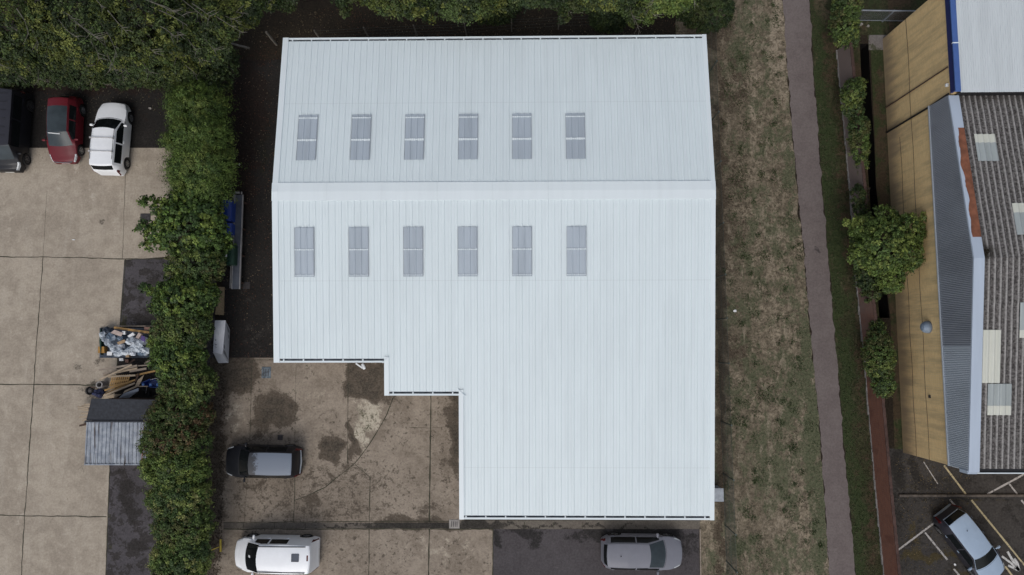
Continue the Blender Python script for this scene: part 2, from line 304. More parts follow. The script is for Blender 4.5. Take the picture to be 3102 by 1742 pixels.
# ------------------------------------------------------------------ mesh helpers
class MB:
    def __init__(s): s.v = []; s.f = []
    def quad(s, a, b, c, d):
        n = len(s.v); s.v += [tuple(a), tuple(b), tuple(c), tuple(d)]; s.f.append((n, n+1, n+2, n+3)); return s
    def poly(s, pts):
        n = len(s.v); s.v += [tuple(p) for p in pts]; s.f.append(tuple(range(n, n+len(pts)))); return s
    def box(s, c, size, rot=None, taper=1.0, bev=0):
        hx, hy, hz = (q/2 for q in size); R = rot if rot is not None else Matrix.Identity(3)
        if isinstance(rot, (int, float)): R = Matrix.Rotation(rot, 3, 'Z')
        n = len(s.v)
        if bev:
            ring = [(hx-bev, hy), (hx, hy-bev), (hx, -hy+bev), (hx-bev, -hy), (-hx+bev, -hy), (-hx, -hy+bev), (-hx, hy-bev), (-hx+bev, hy)]
            lv = [(-hz, 1), (hz-bev, taper), (hz, taper*(1-bev/max(hx, hy)))]
            for z, k in lv:
                for x, y in ring: s.v.append(tuple(R @ Vector((x*k, y*k, z)) + Vector(c)))
            for L in range(2):
                for i in range(8):
                    j = (i+1) % 8; s.f.append((n+L*8+j, n+L*8+i, n+L*8+8+i, n+L*8+8+j))
            s.f.append(tuple(n+16+i for i in range(7, -1, -1))); s.f.append(tuple(n+i for i in range(8)))
            return s
        for dz, k in ((-hz, 1), (hz, taper)):
            for dx, dy in ((-hx, -hy), (hx, -hy), (hx, hy), (-hx, hy)):
                s.v.append(tuple(R @ Vector((dx*k, dy*k, dz)) + Vector(c)))
        for q in ((0, 3, 2, 1), (4, 5, 6, 7), (0, 1, 5, 4), (1, 2, 6, 5), (2, 3, 7, 6), (3, 0, 4, 7)): s.f.append(tuple(n+i for i in q))
        return s
    def bar(s, a, b, w, h, up=(0, 0, 1)):
        a = Vector(a); b = Vector(b); x = (b-a); L = x.length
        if L < 1e-5: return s
        x.normalize(); y = Vector(up).cross(x)
        if y.length < 1e-3: y = Vector((0, 1, 0)).cross(x)
        y.normalize(); z = x.cross(y); R = Matrix((x, y, z)).transposed()
        return s.box((a+b)/2, (L, w, h), R)
    def tube(s, pts, rad, n=8, cap=True):
        pts = [Vector(p) for p in pts]; rad = rad if isinstance(rad, (list, tuple)) else [rad]*len(pts)
        base = len(s.v); prev = None
        for i, p in enumerate(pts):
            d = (pts[min(i+1, len(pts)-1)]-pts[max(i-1, 0)]).normalized()
            ref = Vector((0, 0, 1)) if abs(d.z) < .9 else Vector((1, 0, 0))
            if prev is None: x = d.cross(ref).normalized()
            else: x = (prev - d*prev.dot(d)).normalized()
            prev = x; y = d.cross(x)
            for k in range(n):
                a = 2*math.pi*k/n; s.v.append(tuple(p + (x*math.cos(a)+y*math.sin(a))*rad[i]))
        for i in range(len(pts)-1):
            for k in range(n):
                k2 = (k+1) % n; s.f.append((base+i*n+k, base+i*n+k2, base+(i+1)*n+k2, base+(i+1)*n+k))
        if cap:
            s.f.append(tuple(base+k for k in range(n-1, -1, -1))); s.f.append(tuple(base+(len(pts)-1)*n+k for k in range(n)))
        return s
    def ribbon(s, pts, w):      # flat strip through 3-D points
        pts = [Vector(p) for p in pts]; n = len(s.v)
        for i, p in enumerate(pts):
            d = pts[min(i+1, len(pts)-1)]-pts[max(i-1, 0)]; q = Vector((-d.y, d.x, 0)).normalized()
            ww = w[i] if isinstance(w, (list, tuple)) else w
            s.v += [tuple(p+q*ww/2), tuple(p-q*ww/2)]
        for i in range(len(pts)-1): s.f.append((n+2*i+1, n+2*i+3, n+2*i+2, n+2*i))
        return s
    def lathe(s, c, prof, n=20, axis='Z', ang=None):
        base = len(s.v)
        for r, z in prof:
            for k in range(n):
                a = 2*math.pi*k/n; p = Vector((r*math.cos(a), r*math.sin(a), z))
                if axis == 'Y': p = Vector((p.x, p.z, p.y))
                if axis == 'X': p = Vector((p.z, p.x, p.y))
                if ang is not None: p = ang @ p
                s.v.append(tuple(p+Vector(c)))
        for i in range(len(prof)-1):
            for k in range(n):
                k2 = (k+1) % n; s.f.append((base+i*n+k, base+i*n+k2, base+(i+1)*n+k2, base+(i+1)*n+k))
        return s
    def build(s, name, mat, parent=None, smooth=False, org=None, angle=35):
        v = np.array(s.v, float)
        o = parent.location if (parent is not None and org is None) else org
        if o is not None: v = v - np.array(o)[None]
        me = bpy.data.meshes.new(name); me.from_pydata([tuple(p) for p in v], [], s.f); me.update()
        mats = mat if isinstance(mat, (list, tuple)) else [mat]
        for m in mats: me.materials.append(m)
        ob = bpy.data.objects.new(name, me); C.objects.link(ob)
        if parent is not None: ob.parent = parent
        if o is not None and parent is None: ob.location = o
        if smooth:
            me.polygons.foreach_set('use_smooth', [True]*len(me.polygons)); me.set_sharp_from_angle(angle=math.radians(angle))
        return ob
def tag(o, label=None, cat=None, group=None, kind=None):
    if label: o['label'] = label
    if cat: o['category'] = cat
    if group: o['group'] = group
    if kind: o['kind'] = kind
    return o
def thing(name, loc, label, cat, group=None, rz=0):
    o = bpy.data.objects.new(name, None); C.objects.link(o); o.location = loc; o.rotation_euler = (0, 0, rz); o.empty_display_size = .3
    return tag(o, label, cat, group)
def struct(o): o['kind'] = 'structure'; return o
def dup(root, loc, rz=None, label=None):
    r = root.copy(); C.objects.link(r); r.location = loc
    if rz is not None: r.rotation_euler = (0, 0, rz)
    if label: r['label'] = label
    for ch in list(root.children):
        c = ch.copy(); C.objects.link(c); c.parent = r
        for g in ch.children:
            d = g.copy(); C.objects.link(d); d.parent = c
    return r
def one(mb, name, mat, loc, label, cat, group=None, smooth=False):   # a thing that is a single mesh, origin at its base
    return tag(mb.build(name, mat, None, smooth, org=loc), label, cat, group)

# ------------------------------------------------------------------ ground sheets
def blobs(U, V, lst):
    A = np.zeros(U.shape); U, V = U+6*np.sin(V*.071+1)+3.5*np.sin(V*.19+U*.05), V+6*np.sin(U*.063+2)+3.5*np.sin(U*.17-V*.06)
    for b in lst:
        u, v, ru, rv, k = b[:5]; p = b[5] if len(b) > 5 else 2
        d = (np.abs((U-u)/ru)**p + np.abs((V-v)/rv)**p)**(1/p)
        A = np.maximum(A, k*np.clip(1.5-d, 0, 1)/.5*(d < 1.5) if p > 2 else k*np.clip(1.45-d*.9, 0, 1))
    return np.clip(A, 0, 1)
def sheet(name, left, right, vs, z, mat, r=(), g=(), b=(), step=9, rag=0., hole=None):
    """strip between two edges given as (v, u) tables down the photograph, laid on the ground"""
    v0, v1 = vs; ny = max(2, int((v1-v0)/step)); V1 = np.linspace(v0, v1, ny)
    lu = np.interp(V1, [p[0] for p in left], [p[1] for p in left]); ru = np.interp(V1, [p[0] for p in right], [p[1] for p in right])
    if rag:
        k = rng.normal(0, 1, (2, ny)); k = (k+np.roll(k, 1, 1)*.8+np.roll(k, 2, 1)*.5)
        lu = lu+k[0]*rag; ru = ru+k[1]*rag
    nx = max(2, int(np.max(ru-lu)/step)); T = np.linspace(0, 1, nx)
    U = lu[:, None]*(1-T)+ru[:, None]*T; V = np.repeat(V1[:, None], nx, 1)
    pts = PA(U, V, z).reshape(-1, 3)
    f = [(i*nx+j, (i+1)*nx+j, (i+1)*nx+j+1, i*nx+j+1) for i in range(ny-1) for j in range(nx-1)]
    me = bpy.data.meshes.new(name); me.from_pydata([tuple(p) for p in pts], [], f); me.materials.append(mat); me.update()
    ca = me.color_attributes.new('A', 'FLOAT_COLOR', 'POINT')
    arr = np.stack([blobs(U, V, r), blobs(U, V, g), blobs(U, V, b), np.ones(U.shape)], -1).reshape(-1).astype(np.float32)
    ca.data.foreach_set('color', arr)
    o = bpy.data.objects.new(name, me); C.objects.link(o); return struct(o)
# ditch outline (photo pixels), the ground sheet is cut round it
dl = [(110, 2163), (250, 2169), (333, 2176), (465, 2186), (800, 2212)]; dr = [(110, 2185), (250, 2192), (350, 2199), (465, 2203), (800, 2238)]
DY0, DY1 = P(2170, 110)[1], P(2170, 800)[1]
LX = [tuple(P(u, v)) for v, u in dl]; RX = [tuple(P(u, v)) for v, u in dr]
g = MB(); B = 400
g.quad((-B, DY0, 0), (B, DY0, 0), (B, B, 0), (-B, B, 0)); g.quad((-B, -B, 0), (B, -B, 0), (B, DY1, 0), (-B, DY1, 0))
LX[0] = (LX[0][0], DY0, 0); RX[0] = (RX[0][0], DY0, 0); LX[-1] = (LX[-1][0], DY1, 0); RX[-1] = (RX[-1][0], DY1, 0)
for i in range(len(LX)-1):
    a, b = LX[i], LX[i+1]; g.quad((-B, b[1], 0), b, a, (-B, a[1], 0))
for i in range(len(RX)-1):
    a, b = RX[i], RX[i+1]; g.quad(b, (B, b[1], 0), (B, a[1], 0), a)
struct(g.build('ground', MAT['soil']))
g = MB(); D = 1.1
for E_, sgn in ((LX, 1), (RX, -1)):
    for i in range(len(E_)-1):
        a, b = E_[i], E_[i+1]; g.quad(a, b, (b[0], b[1], -D), (a[0], a[1], -D))
a, b, c, d = LX[0], RX[0], LX[-1], RX[-1]
g.quad(a, b, (b[0], b[1], -D), (a[0], a[1], -D)); g.quad(c, d, (d[0], d[1], -D), (c[0], c[1], -D))
g.quad((a[0]-1, a[1]+.5, -D), (b[0]+2, b[1]+.5, -D), (d[0]+1, d[1]-.5, -D), (c[0]-2, c[1]-.5, -D))
struct(g.build('drainage_ditch', MAT['mud']))

sheet('concrete_yard', [(0, -300), (1447, -300)], [(372, 436), (648, 436), (649, 313), (966, 290), (1170, 276), (1447, 265), (1600, 259)], (372, 1600), .006, MAT['concrete'],
      r=[(255, 553, 9, 6, .9), (205, 975, 30, 15, .28), (60, 410, 120, 25, .28), (230, 470, 90, 18, .2), (200, 930, 40, 16, .4), (240, 985, 30, 40, .55), (210, 1180, 30, 14, .3), (120, 700, 14, 200, .15), (255, 905, 22, 12, .5), (400, 500, 50, 200, .1)],
      b=[(190, 440, 8, 60, .45), (225, 500, 10, 90, .4), (150, 470, 12, 60, .35), (20, 560, 40, 60, .25), (290, 600, 12, 60, .3), (180, 900, 60, 130, .25), (150, 1130, 70, 90, .25), (40, 1180, 40, 200, .25), (180, 1380, 90, 60, .25), (40, 800, 45, 120, .22)])
sheet('parking_bay', [(0, -300), (1447, -300)], [(190, 440), (372, 440)], (196, 372), .004, MAT['alley'], r=[(100, 215, 500, 25, .75), (380, 300, 60, 60, .3)], g=[(200, 200, 400, 14, .5)], b=[(330, 350, 90, 30, .25)])
sheet('asphalt_strip', [(649, 313), (966, 290), (1170, 276), (1447, 265), (1600, 259)], [(649, 545), (1600, 520)], (649, 1600), .004, MAT['tarmac_patch'],
      r=[(320, 1240, 22, 50, .8), (345, 1370, 34, 16, .8), (370, 800, 50, 30, .7), (395, 700, 20, 20, .5), (330, 1290, 25, 25, .7), (350, 1430, 60, 22, .4), (360, 950, 80, 80, .95), (470, 1000, 60, 400, .8), (300, 1190, 26, 10, .6)], g=[(318, 820, 8, 30, .8), (270, 1300, 5, 200, .35)])
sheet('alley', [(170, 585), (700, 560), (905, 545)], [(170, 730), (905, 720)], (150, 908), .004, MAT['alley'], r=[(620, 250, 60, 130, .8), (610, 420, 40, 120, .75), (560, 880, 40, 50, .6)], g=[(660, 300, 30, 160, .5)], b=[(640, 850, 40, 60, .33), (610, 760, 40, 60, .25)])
sheet('service_yard', [(895, 528), (1600, 515)], [(895, 1170), (1320, 1170), (1321, 1240), (1600, 1240)], (900, 1600), .006, MAT['yard'], step=6,
      r=[(575, 925, 58, 58, .95, 4), (620, 905, 20, 12, .8), (540, 1150, 26, 300, .85), (522, 1400, 22, 90, .9), (690, 1034, 50, 42, .62, 3), (672, 1062, 30, 36, .55), (725, 1050, 20, 40, .5), (650, 1080, 24, 40, .5), (740, 1085, 20, 20, .3), (700, 1100, 90, 14, .38),
         (833, 1125, 28, 30, .70, 3), (850, 1150, 14, 22, .6), (921, 955, 44, 42, .92, 6), (985, 1010, 30, 14, .6), (883, 1110, 8, 60, .95), (895, 1135, 16, 22, .7), (790, 1262, 36, 26, .62), (850, 1215, 24, 12, .55), (730, 1240, 16, 40, .52),
         (1148, 1060, 16, 130, 1.1), (1130, 1030, 26, 30, .7), (1120, 1160, 14, 80, .5), (1100, 1318, 170, 12, 1.2), (1010, 1305, 60, 10, .7), (1160, 1320, 60, 12, .9), (1080, 1285, 44, 26, .5), (780, 1205, 320, 60, .46), (640, 1250, 120, 80, .38), (830, 1280, 220, 50, .46),
         (1000, 1200, 90, 120, .28), (560, 1000, 24, 40, .6), (600, 1170, 80, 22, .55), (760, 1210, 30, 30, .5), (650, 1325, 120, 7, .3), (620, 1425, 50, 30, .36), (900, 1400, 300, 70, .22), (540, 1330, 18, 30, .9), (640, 1110, 60, 12, .5)],
      g=[(760, 960, 60, 40, .22), (920, 1060, 34, 44, .45), (640, 920, 16, 30, .3)],
      b=[(928, 1050, 30, 36, .74), (908, 1095, 18, 40, .66), (915, 1015, 36, 14, .6), (590, 1050, 30, 45, .38), (790, 1000, 60, 50, .22), (1100, 1380, 150, 50, .28), (700, 1260, 40, 50, .25), (1000, 1090, 60, 80, .18), (850, 1400, 60, 40, .2), (950, 1060, 14, 30, .6)])
sheet('tarmac_bay', [(1331, 1240), (1600, 1242)], [(1331, 1759), (1600, 1763)], (1331, 1600), .006, MAT['tarmac'],
      r=[(1330, 1338, 60, 12, .9), (1600, 1345, 150, 22, .95), (1345, 1365, 16, 16, .8), (1730, 1380, 30, 60, .5), (1500, 1350, 60, 10, .6), (1250, 1350, 10, 30, .8)], b=[(1400, 1370, 50, 20, .2), (1410, 1430, 10, 18, .4)])
sheet('paving_strip', [(1300, 1155), (1400, 1155)], [(1300, 1762), (1400, 1762)], (1309, 1331), .009, MAT['setts'], r=[(1200, 1322, 70, 14, 1.2), (1400, 1326, 300, 5, .7)], step=5)
sheet('drain_channel', [(1300, 562), (1400, 562)], [(1300, 1154), (1400, 1154)], (1315, 1329), .010, MAT['setts'], r=[(1060, 1322, 140, 16, 1.3), (860, 1323, 60, 4, .9)], step=4)
sheet('grass_verge', [(0, 1700), (88, 1700), (89, 1762), (1310, 1762), (1600, 1765)], [(-60, 1965), (0, 1968), (420, 2000), (640, 2022), (860, 2040), (1060, 2060), (1447, 2088), (1600, 2098)], (-60, 1600), .010, MAT['verge'], rag=1.2,
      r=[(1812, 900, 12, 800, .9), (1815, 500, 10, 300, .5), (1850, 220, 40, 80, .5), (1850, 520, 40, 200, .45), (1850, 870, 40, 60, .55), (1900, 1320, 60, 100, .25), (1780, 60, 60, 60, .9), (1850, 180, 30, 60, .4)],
      g=[(1860, 130, 30, 60, .55), (1930, 260, 30, 30, .3), (1985, 380, 14, 70, .5), (1945, 330, 26, 60, .42), (1990, 560, 10, 200, .5), (1880, 640, 14, 40, .62), (1850, 600, 10, 30, .5), (1870, 820, 26, 70, .45), (2030, 900, 20, 120, .75), (2045, 1100, 22, 150, .8), (1950, 1180, 60, 120, .42), (2065, 1300, 16, 150, .8), (1860, 1010, 20, 30, .5),
         (1900, 1100, 60, 60, .35), (1850, 1370, 20, 40, .6), (1960, 720, 20, 100, .35), (1990, 1000, 40, 100, .5), (1920, 60, 30, 60, .35), (1925, 480, 12, 120, .33), (1900, 940, 30, 60, .45), (1960, 1400, 60, 60, .4), (1830, 1250, 10, 200, .4)],
      b=[(1895, 250, 12, 120, .5), (1950, 60, 22, 120, .55), (1965, 200, 12, 90, .5), (1930, 560, 16, 160, .4), (1950, 900, 14, 200, .38), (1935, 1200, 14, 240, .42), (1960, 1300, 14, 200, .4), (1900, 700, 20, 60, .25), (1925, 120, 20, 60, .4)])
sheet('footpath', [(-60, 1964), (0, 1970), (160, 1980), (420, 2002), (640, 2024), (860, 2042), (1060, 2062), (1447, 2087), (1600, 2097)], [(-60, 2032), (0, 2036), (200, 2047), (420, 2064), (640, 2082), (860, 2102), (1100, 2121), (1447, 2152), (1600, 2164)], (-60, 1600), .018, MAT['path'], rag=.9, step=6,
      r=[(2064, 625, 6, 10, .8), (2050, 160, 60, 3, .2)], b=[(2010, 300, 20, 300, .15)])
sheet('wall_side_grass', [(-60, 2032), (0, 2037), (200, 2048), (420, 2065), (640, 2083), (860, 2103), (1100, 2122), (1447, 2153), (1600, 2165)], [(-60, 2110), (0, 2110), (130, 2106), (345, 2127), (497, 2140), (681, 2151), (904, 2175), (1231, 2202), (1447, 2224), (1600, 2238)], (-60, 1600), .010, MAT['lawn'], rag=.8,
      r=[(2090, 150, 20, 100, .62), (2115, 350, 12, 200, .6), (2075, 10, 40, 40, .4), (2135, 560, 12, 200, .7), (2165, 900, 12, 200, .6), (2195, 1250, 14, 250, .6), (2150, 1150, 12, 100, .3)],
      g=[(2060, 200, 14, 200, .6), (2080, 420, 16, 200, .65), (2105, 700, 16, 200, .7), (2130, 1000, 16, 200, .7), (2160, 1350, 14, 200, .75)], b=[(2070, 10, 22, 60, .62), (2097, 420, 6, 120, .35), (2120, 1250, 6, 120, .3)])
sheet('overgrown_strip', [(-60, 2150), (130, 2190), (333, 2200), (465, 2204), (800, 2240), (1130, 2250)], [(-60, 2230), (800, 2275), (1130, 2290)], (-60, 1130), .010, MAT['lawn'], g=[(2205, 300, 20, 300, .6)], r=[(2220, 500, 18, 300, .75), (2210, 250, 14, 60, .6), (2230, 950, 30, 200, .95)])
sheet('rough_grass', [(-60, 2140), (88, 2150)], [(-60, 2700), (88, 2700)], (-60, 88), .006, MAT['lawn'], r=[(2240, 10, 60, 60, .7), (2200, 70, 60, 14, .6), (2300, 80, 80, 14, .8)])
sheet('ditch_bank', [(130, 2140), (345, 2150), (497, 2160), (681, 2170), (904, 2190), (1130, 2215)], [(110, 2163), (250, 2169), (333, 2176), (465, 2186), (800, 2212), (1130, 2215)], (115, 795), .010, MAT['lawn'], r=[(2155, 200, 20, 60, .7), (2175, 450, 20, 80, .7)])
sheet('concrete_pad', [(60, 2185), (130, 2185)], [(60, 2290), (130, 2290)], (88, 126), .016, MAT['pave'], r=[(2190, 95, 6, 30, .6)], g=[(2200, 125, 40, 8, .6)])
sheet('car_park', [(1128, 2225), (1447, 2262), (1600, 2280)], [(1128, 2900), (1600, 2900)], (1128, 1600), .008, MAT['tarmac_old'],
      r=[(2260, 1180, 16, 60, .9), (2300, 1185, 12, 40, .9), (2330, 1215, 40, 20, .6), (2270, 1300, 26, 80, .5), (2440, 1250, 300, 6, .7), (2420, 1210, 40, 20, .5), (2560, 1200, 60, 30, .4)],
      g=[(2305, 1205, 10, 26, .7), (2320, 1400, 60, 12, .85), (2380, 1398, 50, 10, .7), (2300, 1360, 12, 60, .6), (2330, 1195, 14, 10, .6), (2285, 1230, 30, 8, .4), (2480, 1255, 100, 4, .6), (2420, 1440, 30, 10, .5)], b=[(2360, 1290, 26, 30, .2)])

def jag(pts, z, n=6, a=.012):
    out = []
    for i in range(len(pts)-1):
        p, q = P(*pts[i], z), P(*pts[i+1], z); k = max(2, int(np.linalg.norm(q-p)/.35))
        for t in range(k): out.append(p*(1-t/k)+q*(t/k)+np.array([random.gauss(0, a), random.gauss(0, a), 0]))
    out.append(P(*pts[-1], z)); return out
g = MB()
for pts, w in (([(-100, 643), (0, 646), (200, 648), (313, 652), (430, 650)], .05), ([(-100, 966), (290, 969)], .05), ([(-100, 1295), (268, 1300)], .05), ([(108, 648), (85, 966), (62, 1295), (50, 1500)], .05), ([(318, 373), (308, 650)], .02), ([(316, 652), (276, 1166)], .05), ([(276, 1166), (266, 1447), (262, 1560)], .05), ([(118, 480), (108, 648)], .012)):
    pp = jag(pts, .012); g.ribbon(pp, [w*random.uniform(.6, 1.3) for _ in pp])
struct(g.build('yard_joints', MAT['joint']))
g = MB()
for pts, w in (([(876, 915), (874, 1166)], .035), ([(989, 999), (973, 1043), (953, 1079), (929, 1118), (893, 1166), (857, 1194), (818, 1226), (778, 1245), (740, 1259)], .045), ([(893, 1168), (931, 1201), (929, 1314)], .04), ([(929, 1331), (927, 1500)], .04), ([(1084, 990), (1080, 1314)], .07), ([(1080, 1331), (1077, 1500)], .06),
               ([(745, 915), (741, 1130)], .015), ([(742, 1190), (739, 1312)], .03), ([(634, 907), (628, 1110)], .025), ([(622, 1200), (614, 1314)], .02), ([(635, 906), (720, 905)], .03), ([(1240, 1331), (1240, 1500)], .06), ([(1030, 1075), (1084, 1077), (1150, 1070)], .018), ([(562, 1314), (1154, 1311)], .035), ([(562, 1331), (1240, 1331)], .05),
               ([(1760, 1331), (1763, 1500)], .05), ([(612, 1315), (612, 1329)], .03), ([(690, 1315), (690, 1329)], .03), ([(768, 1315), (768, 1329)], .03), ([(1320, 1314), (1320, 1330)], .03), ([(1392, 1314), (1392, 1330)], .03), ([(1465, 1314), (1465, 1330)], .03)):
    pp = jag(pts, .016, a=.008); g.ribbon(pp, [w*random.uniform(.5, 1.4) for _ in pp])
struct(g.build('service_yard_joints', MAT['joint']))
# timber edging beside the tarmac bay
g = MB(); g.bar(P(1761, 1331, .04), P(1765, 1600, .04), .06, .09); struct(g.build('bay_edging', MAT['wood_grey']))
# parking lines
def lines(name, mat, segs, w=.10):
    g = MB()
    for a in segs:
        pp = [PS(*q, .014) for q in a]; d = []
        for i in range(len(pp)-1):
            k = max(2, int(np.linalg.norm(pp[i+1]-pp[i])/.3))
            for t in range(k): d.append(pp[i]*(1-t/k)+pp[i+1]*t/k)
        d.append(pp[-1]); g.ribbon(d, [w*random.uniform(.85, 1.1) for _ in d])
    return struct(g.build(name, mat))
lines('white_parking_lines', MAT['line_white'], [[(2991, 1497), (3250, 1357)], [(3055, 1463), (3082, 1497)], [(2877, 1513), (2914, 1555)], [(2717, 1669), (2889, 1540)], [(2802, 1613), (2870, 1696)], [(2889, 1723), (2960, 1810)], [(3094, 1515), (3180, 1620)]])
lines('faint_parking_line', MAT['line_white'], [[(2798, 1399), (2841, 1466)]], .05)
lines('cream_parking_lines', MAT['line_yellow'], [[(2860, 1410), (2926, 1497)], [(2943, 1515), (3102, 1710), (3200, 1830)], [(3045, 1716), (3110, 1800)]])
lines('painted_arrow', MAT['line_arrow'], [[(3035, 1685), (3062, 1705), (3088, 1729)], [(3052, 1671), (3066, 1695), (3088, 1729)], [(3054, 1713), (3088, 1729)], [(3073, 1692), (3082, 1706), (3088, 1729)]], .13)

# kerbs
g = MB()
a = [P(x, 1247, .06) for x in range(2262, 2800, 24)]
for i in range(len(a)-1): g.bar(a[i], a[i+1]-np.array([.012, 0, 0]), .13, .12)
o = struct(g.build('car_park_kerb', MAT['kerb']))
g = MB(); a = [P(x, 207, .16) for x in range(-60, 430, 26)]
for i in range(len(a)-1): g.box((a[i]+a[i+1])/2, (a[i+1][0]-a[i][0]-.02, .24, .32), random.gauss(0, .01))
one(g, 'sleeper_edging', MAT['wood_dark'] if 0 else MAT['conc_post'], P(200, 207), 'low weathered edging wall along the back of the parked cars, under the trees', 'edging wall')

# ------------------------------------------------------------------ main building
XL, XR, YR, ZR, PI_ = -12.66, 9.67, 7.84, 6.2, .11
YN = 16.34; STEPS = [(XL, -7.03, -.78), (-7.03, -3.25, -2.45), (-3.25, XR, -8.74)]
def rz_(y): return ZR-PI_*abs(y-YR)
bld = thing('warehouse', ((XL+XR)/2, YR, 0), 'large white ribbed metal warehouse with stepped front edge and twelve grey rooflights', 'warehouse')
# walls
def wall_loop(off): 
    return [(XL+off, YN-off), (XR-off, YN-off), (XR-off, STEPS[2][2]+off), (STEPS[2][0]+off, STEPS[2][2]+off), (STEPS[2][0]+off, STEPS[1][2]+off), (STEPS[1][0]+off, STEPS[1][2]+off), (STEPS[1][0]+off, STEPS[0][2]+off), (XL+off, STEPS[0][2]+off)]
g = MB(); wl = wall_loop(.28)
for i in range(len(wl)):
    a, b = wl[i], wl[(i+1) % len(wl)]; L = math.hypot(b[0]-a[0], b[1]-a[1]); n = max(2, int(L/.17)); nx_, ny_ = (b[1]-a[1])/L, -(b[0]-a[0])/L
    pts = []
    for k in range(n+1):
        t = k/n; o_ = -.012 if k % 2 else .018
        x = a[0]+(b[0]-a[0])*t; y = a[1]+(b[1]-a[1])*t; pts.append((x-nx_*o_, y-ny_*o_, rz_(y)-.08))
        if abs(a[0]-b[0]) < .01 and a[1] != b[1] and k < n:
            y2 = a[1]+(b[1]-a[1])*(k+1)/n
            if (y-YR)*(y2-YR) < 0: pts.append((x, YR, rz_(YR)-.08))
    for k in range(len(pts)-1): p, q = pts[k], pts[k+1]; g.quad((p[0], p[1], .6), (q[0], q[1], .6), q, p)
g.build('wall', MAT['wall_clad'], bld)
g = MB(); wl2 = wall_loop(.24)
for i in range(len(wl2)):
    a, b = wl2[i], wl2[(i+1) % len(wl2)]; g.quad((*a, 0), (*b, 0), (*b, .6), (*a, .6))
    c, d = wl[i], wl[(i+1) % len(wl)]; g.quad((*a, .6), (*b, .6), (*d, .601), (*c, .601))
g.build('plinth', MAT['plinth'], bld)
# ribbed sheets
PITCH = (XR-XL-.46)/67
def ribs(x0, x1, yf, g, ztop, z0=0.0, y_seg=3):
    """trapezoidal sheet; yf(x) gives (y_ridge, y_eave)"""
    n = round((x1-x0)/PITCH); xs = []
    for k in range(n):
        a = x0+k*PITCH
        xs += [(a, 0), (a+PITCH*.32, 0), (a+PITCH*.36, .006), (a+PITCH*.45, .006), (a+PITCH*.49, 0), (a+PITCH*.76, 0), (a+PITCH*.83, .024), (a+PITCH*.92, .024), (a+PITCH*.99, 0)]
    xs.append((x1, 0))
    for (xa, ha), (xb, hb) in zip(xs[:-1], xs[1:]):
        ya, yb = yf((xa+xb)/2)
        for s_ in range(y_seg):
            p = ya+(yb-ya)*s_/y_seg; q = ya+(yb-ya)*(s_+1)/y_seg
            if yb > ya: g.quad((xa, p, ztop(p)+ha+z0), (xb, p, ztop(p)+hb+z0), (xb, q, ztop(q)+hb+z0), (xa, q, ztop(q)+ha+z0))
            else: g.quad((xa, q, ztop(q)+ha+z0), (xb, q, ztop(q)+hb+z0), (xb, p, ztop(p)+hb+z0), (xa, p, ztop(p)+ha+z0))
GUT = .20
X0, X1 = XL+.27, XR-.19
g = MB(); ribs(X0, X1, lambda x: (YR, YN-GUT), g, rz_); g.build('north_roof_slope', MAT['roof_white'], bld)
def south(x):
    for a, b, y in STEPS:
        if x < b: return (YR, y+GUT)
    return (YR, STEPS[-1][2]+GUT)
g = MB(); ribs(X0, X1, south, g, rz_); g.build('south_roof_slope', MAT['roof_white'], bld)
# verge flashings, ridge
def verge(x0, x1, y0, y1, g, up=.05):
    n = max(1, int(abs(y1-y0)/3.0))
    for k in range(n):
        a = y0+(y1-y0)*k/n; b = y0+(y1-y0)*(k+1)/n
        for (p, q) in ((a, b),):
            za, zb = rz_(p)+up, rz_(q)+up
            g.quad((x0, p, za), (x1, p, za), (x1, q, zb), (x0, q, zb)) if q > p else g.quad((x0, q, zb), (x1, q, zb), (x1, p, za), (x0, p, za))
            for x in (x0, x1):
                h = .28 if x in (XL, XR, STEPS[1][0], STEPS[2][0]) else .05
                g.quad((x, p, za), (x, q, zb), (x, q, zb-h), (x, p, za-h))
g = MB()
verge(XL, XL+.30, YR, YN, g); verge(XL, XL+.30, STEPS[0][2], YR, g)
g.build('verge_flashing', MAT['trim_white'], bld)
g = MB(); verge(XR-.22, XR, YR, YN, g); verge(XR-.22, XR, STEPS[2][2], YR, g); g.build('verge_flashing', MAT['trim_white'], bld)
for i in (1, 2):
    g = MB(); verge(STEPS[i][0], STEPS[i][0]+.24, STEPS[i][2], STEPS[i-1][2]+.30, g)
    x = STEPS[i][0]; y = STEPS[i-1][2]+.30; z = rz_(y)+.055
    if i == 1: g.bar((x-.06, y-.32, z-.01), (x+.24, y, z+.02), .035, .02)
    else: g.bar((x-.02, y+.02, z), (x+.36, y-.36, z), .035, .02)
    g.build('verge_flashing', MAT['trim_white'], bld)
g = MB()
for k in range(8):
    a = XL-.02+(XR-XL+.04)*k/8; b = XL-.02+(XR-XL+.04)*(k+1)/8-.008
    for sg in (1, -1):
        n, m = YR, YR+sg*.46; q = [(a, n, ZR+.03), (b, n, ZR+.03), (b, m, rz_(m)+.055), (a, m, rz_(m)+.055)]
        g.poly(q if sg < 0 else q[::-1]); g.quad((a, m, rz_(m)+.055), (b, m, rz_(m)+.055), (b, m, rz_(m)+.01), (a, m, rz_(m)+.01))
for x in (XL-.02, XR+.02): g.poly([(x, YR-.46, rz_(YR-.46)-.2), (x, YR+.46, rz_(YR+.46)-.2), (x, YR+.46, rz_(YR+.46)+.055), (x, YR, ZR+.03), (x, YR-.46, rz_(YR-.46)+.055)])
g.build('ridge_cap', MAT['trim_white'], bld)
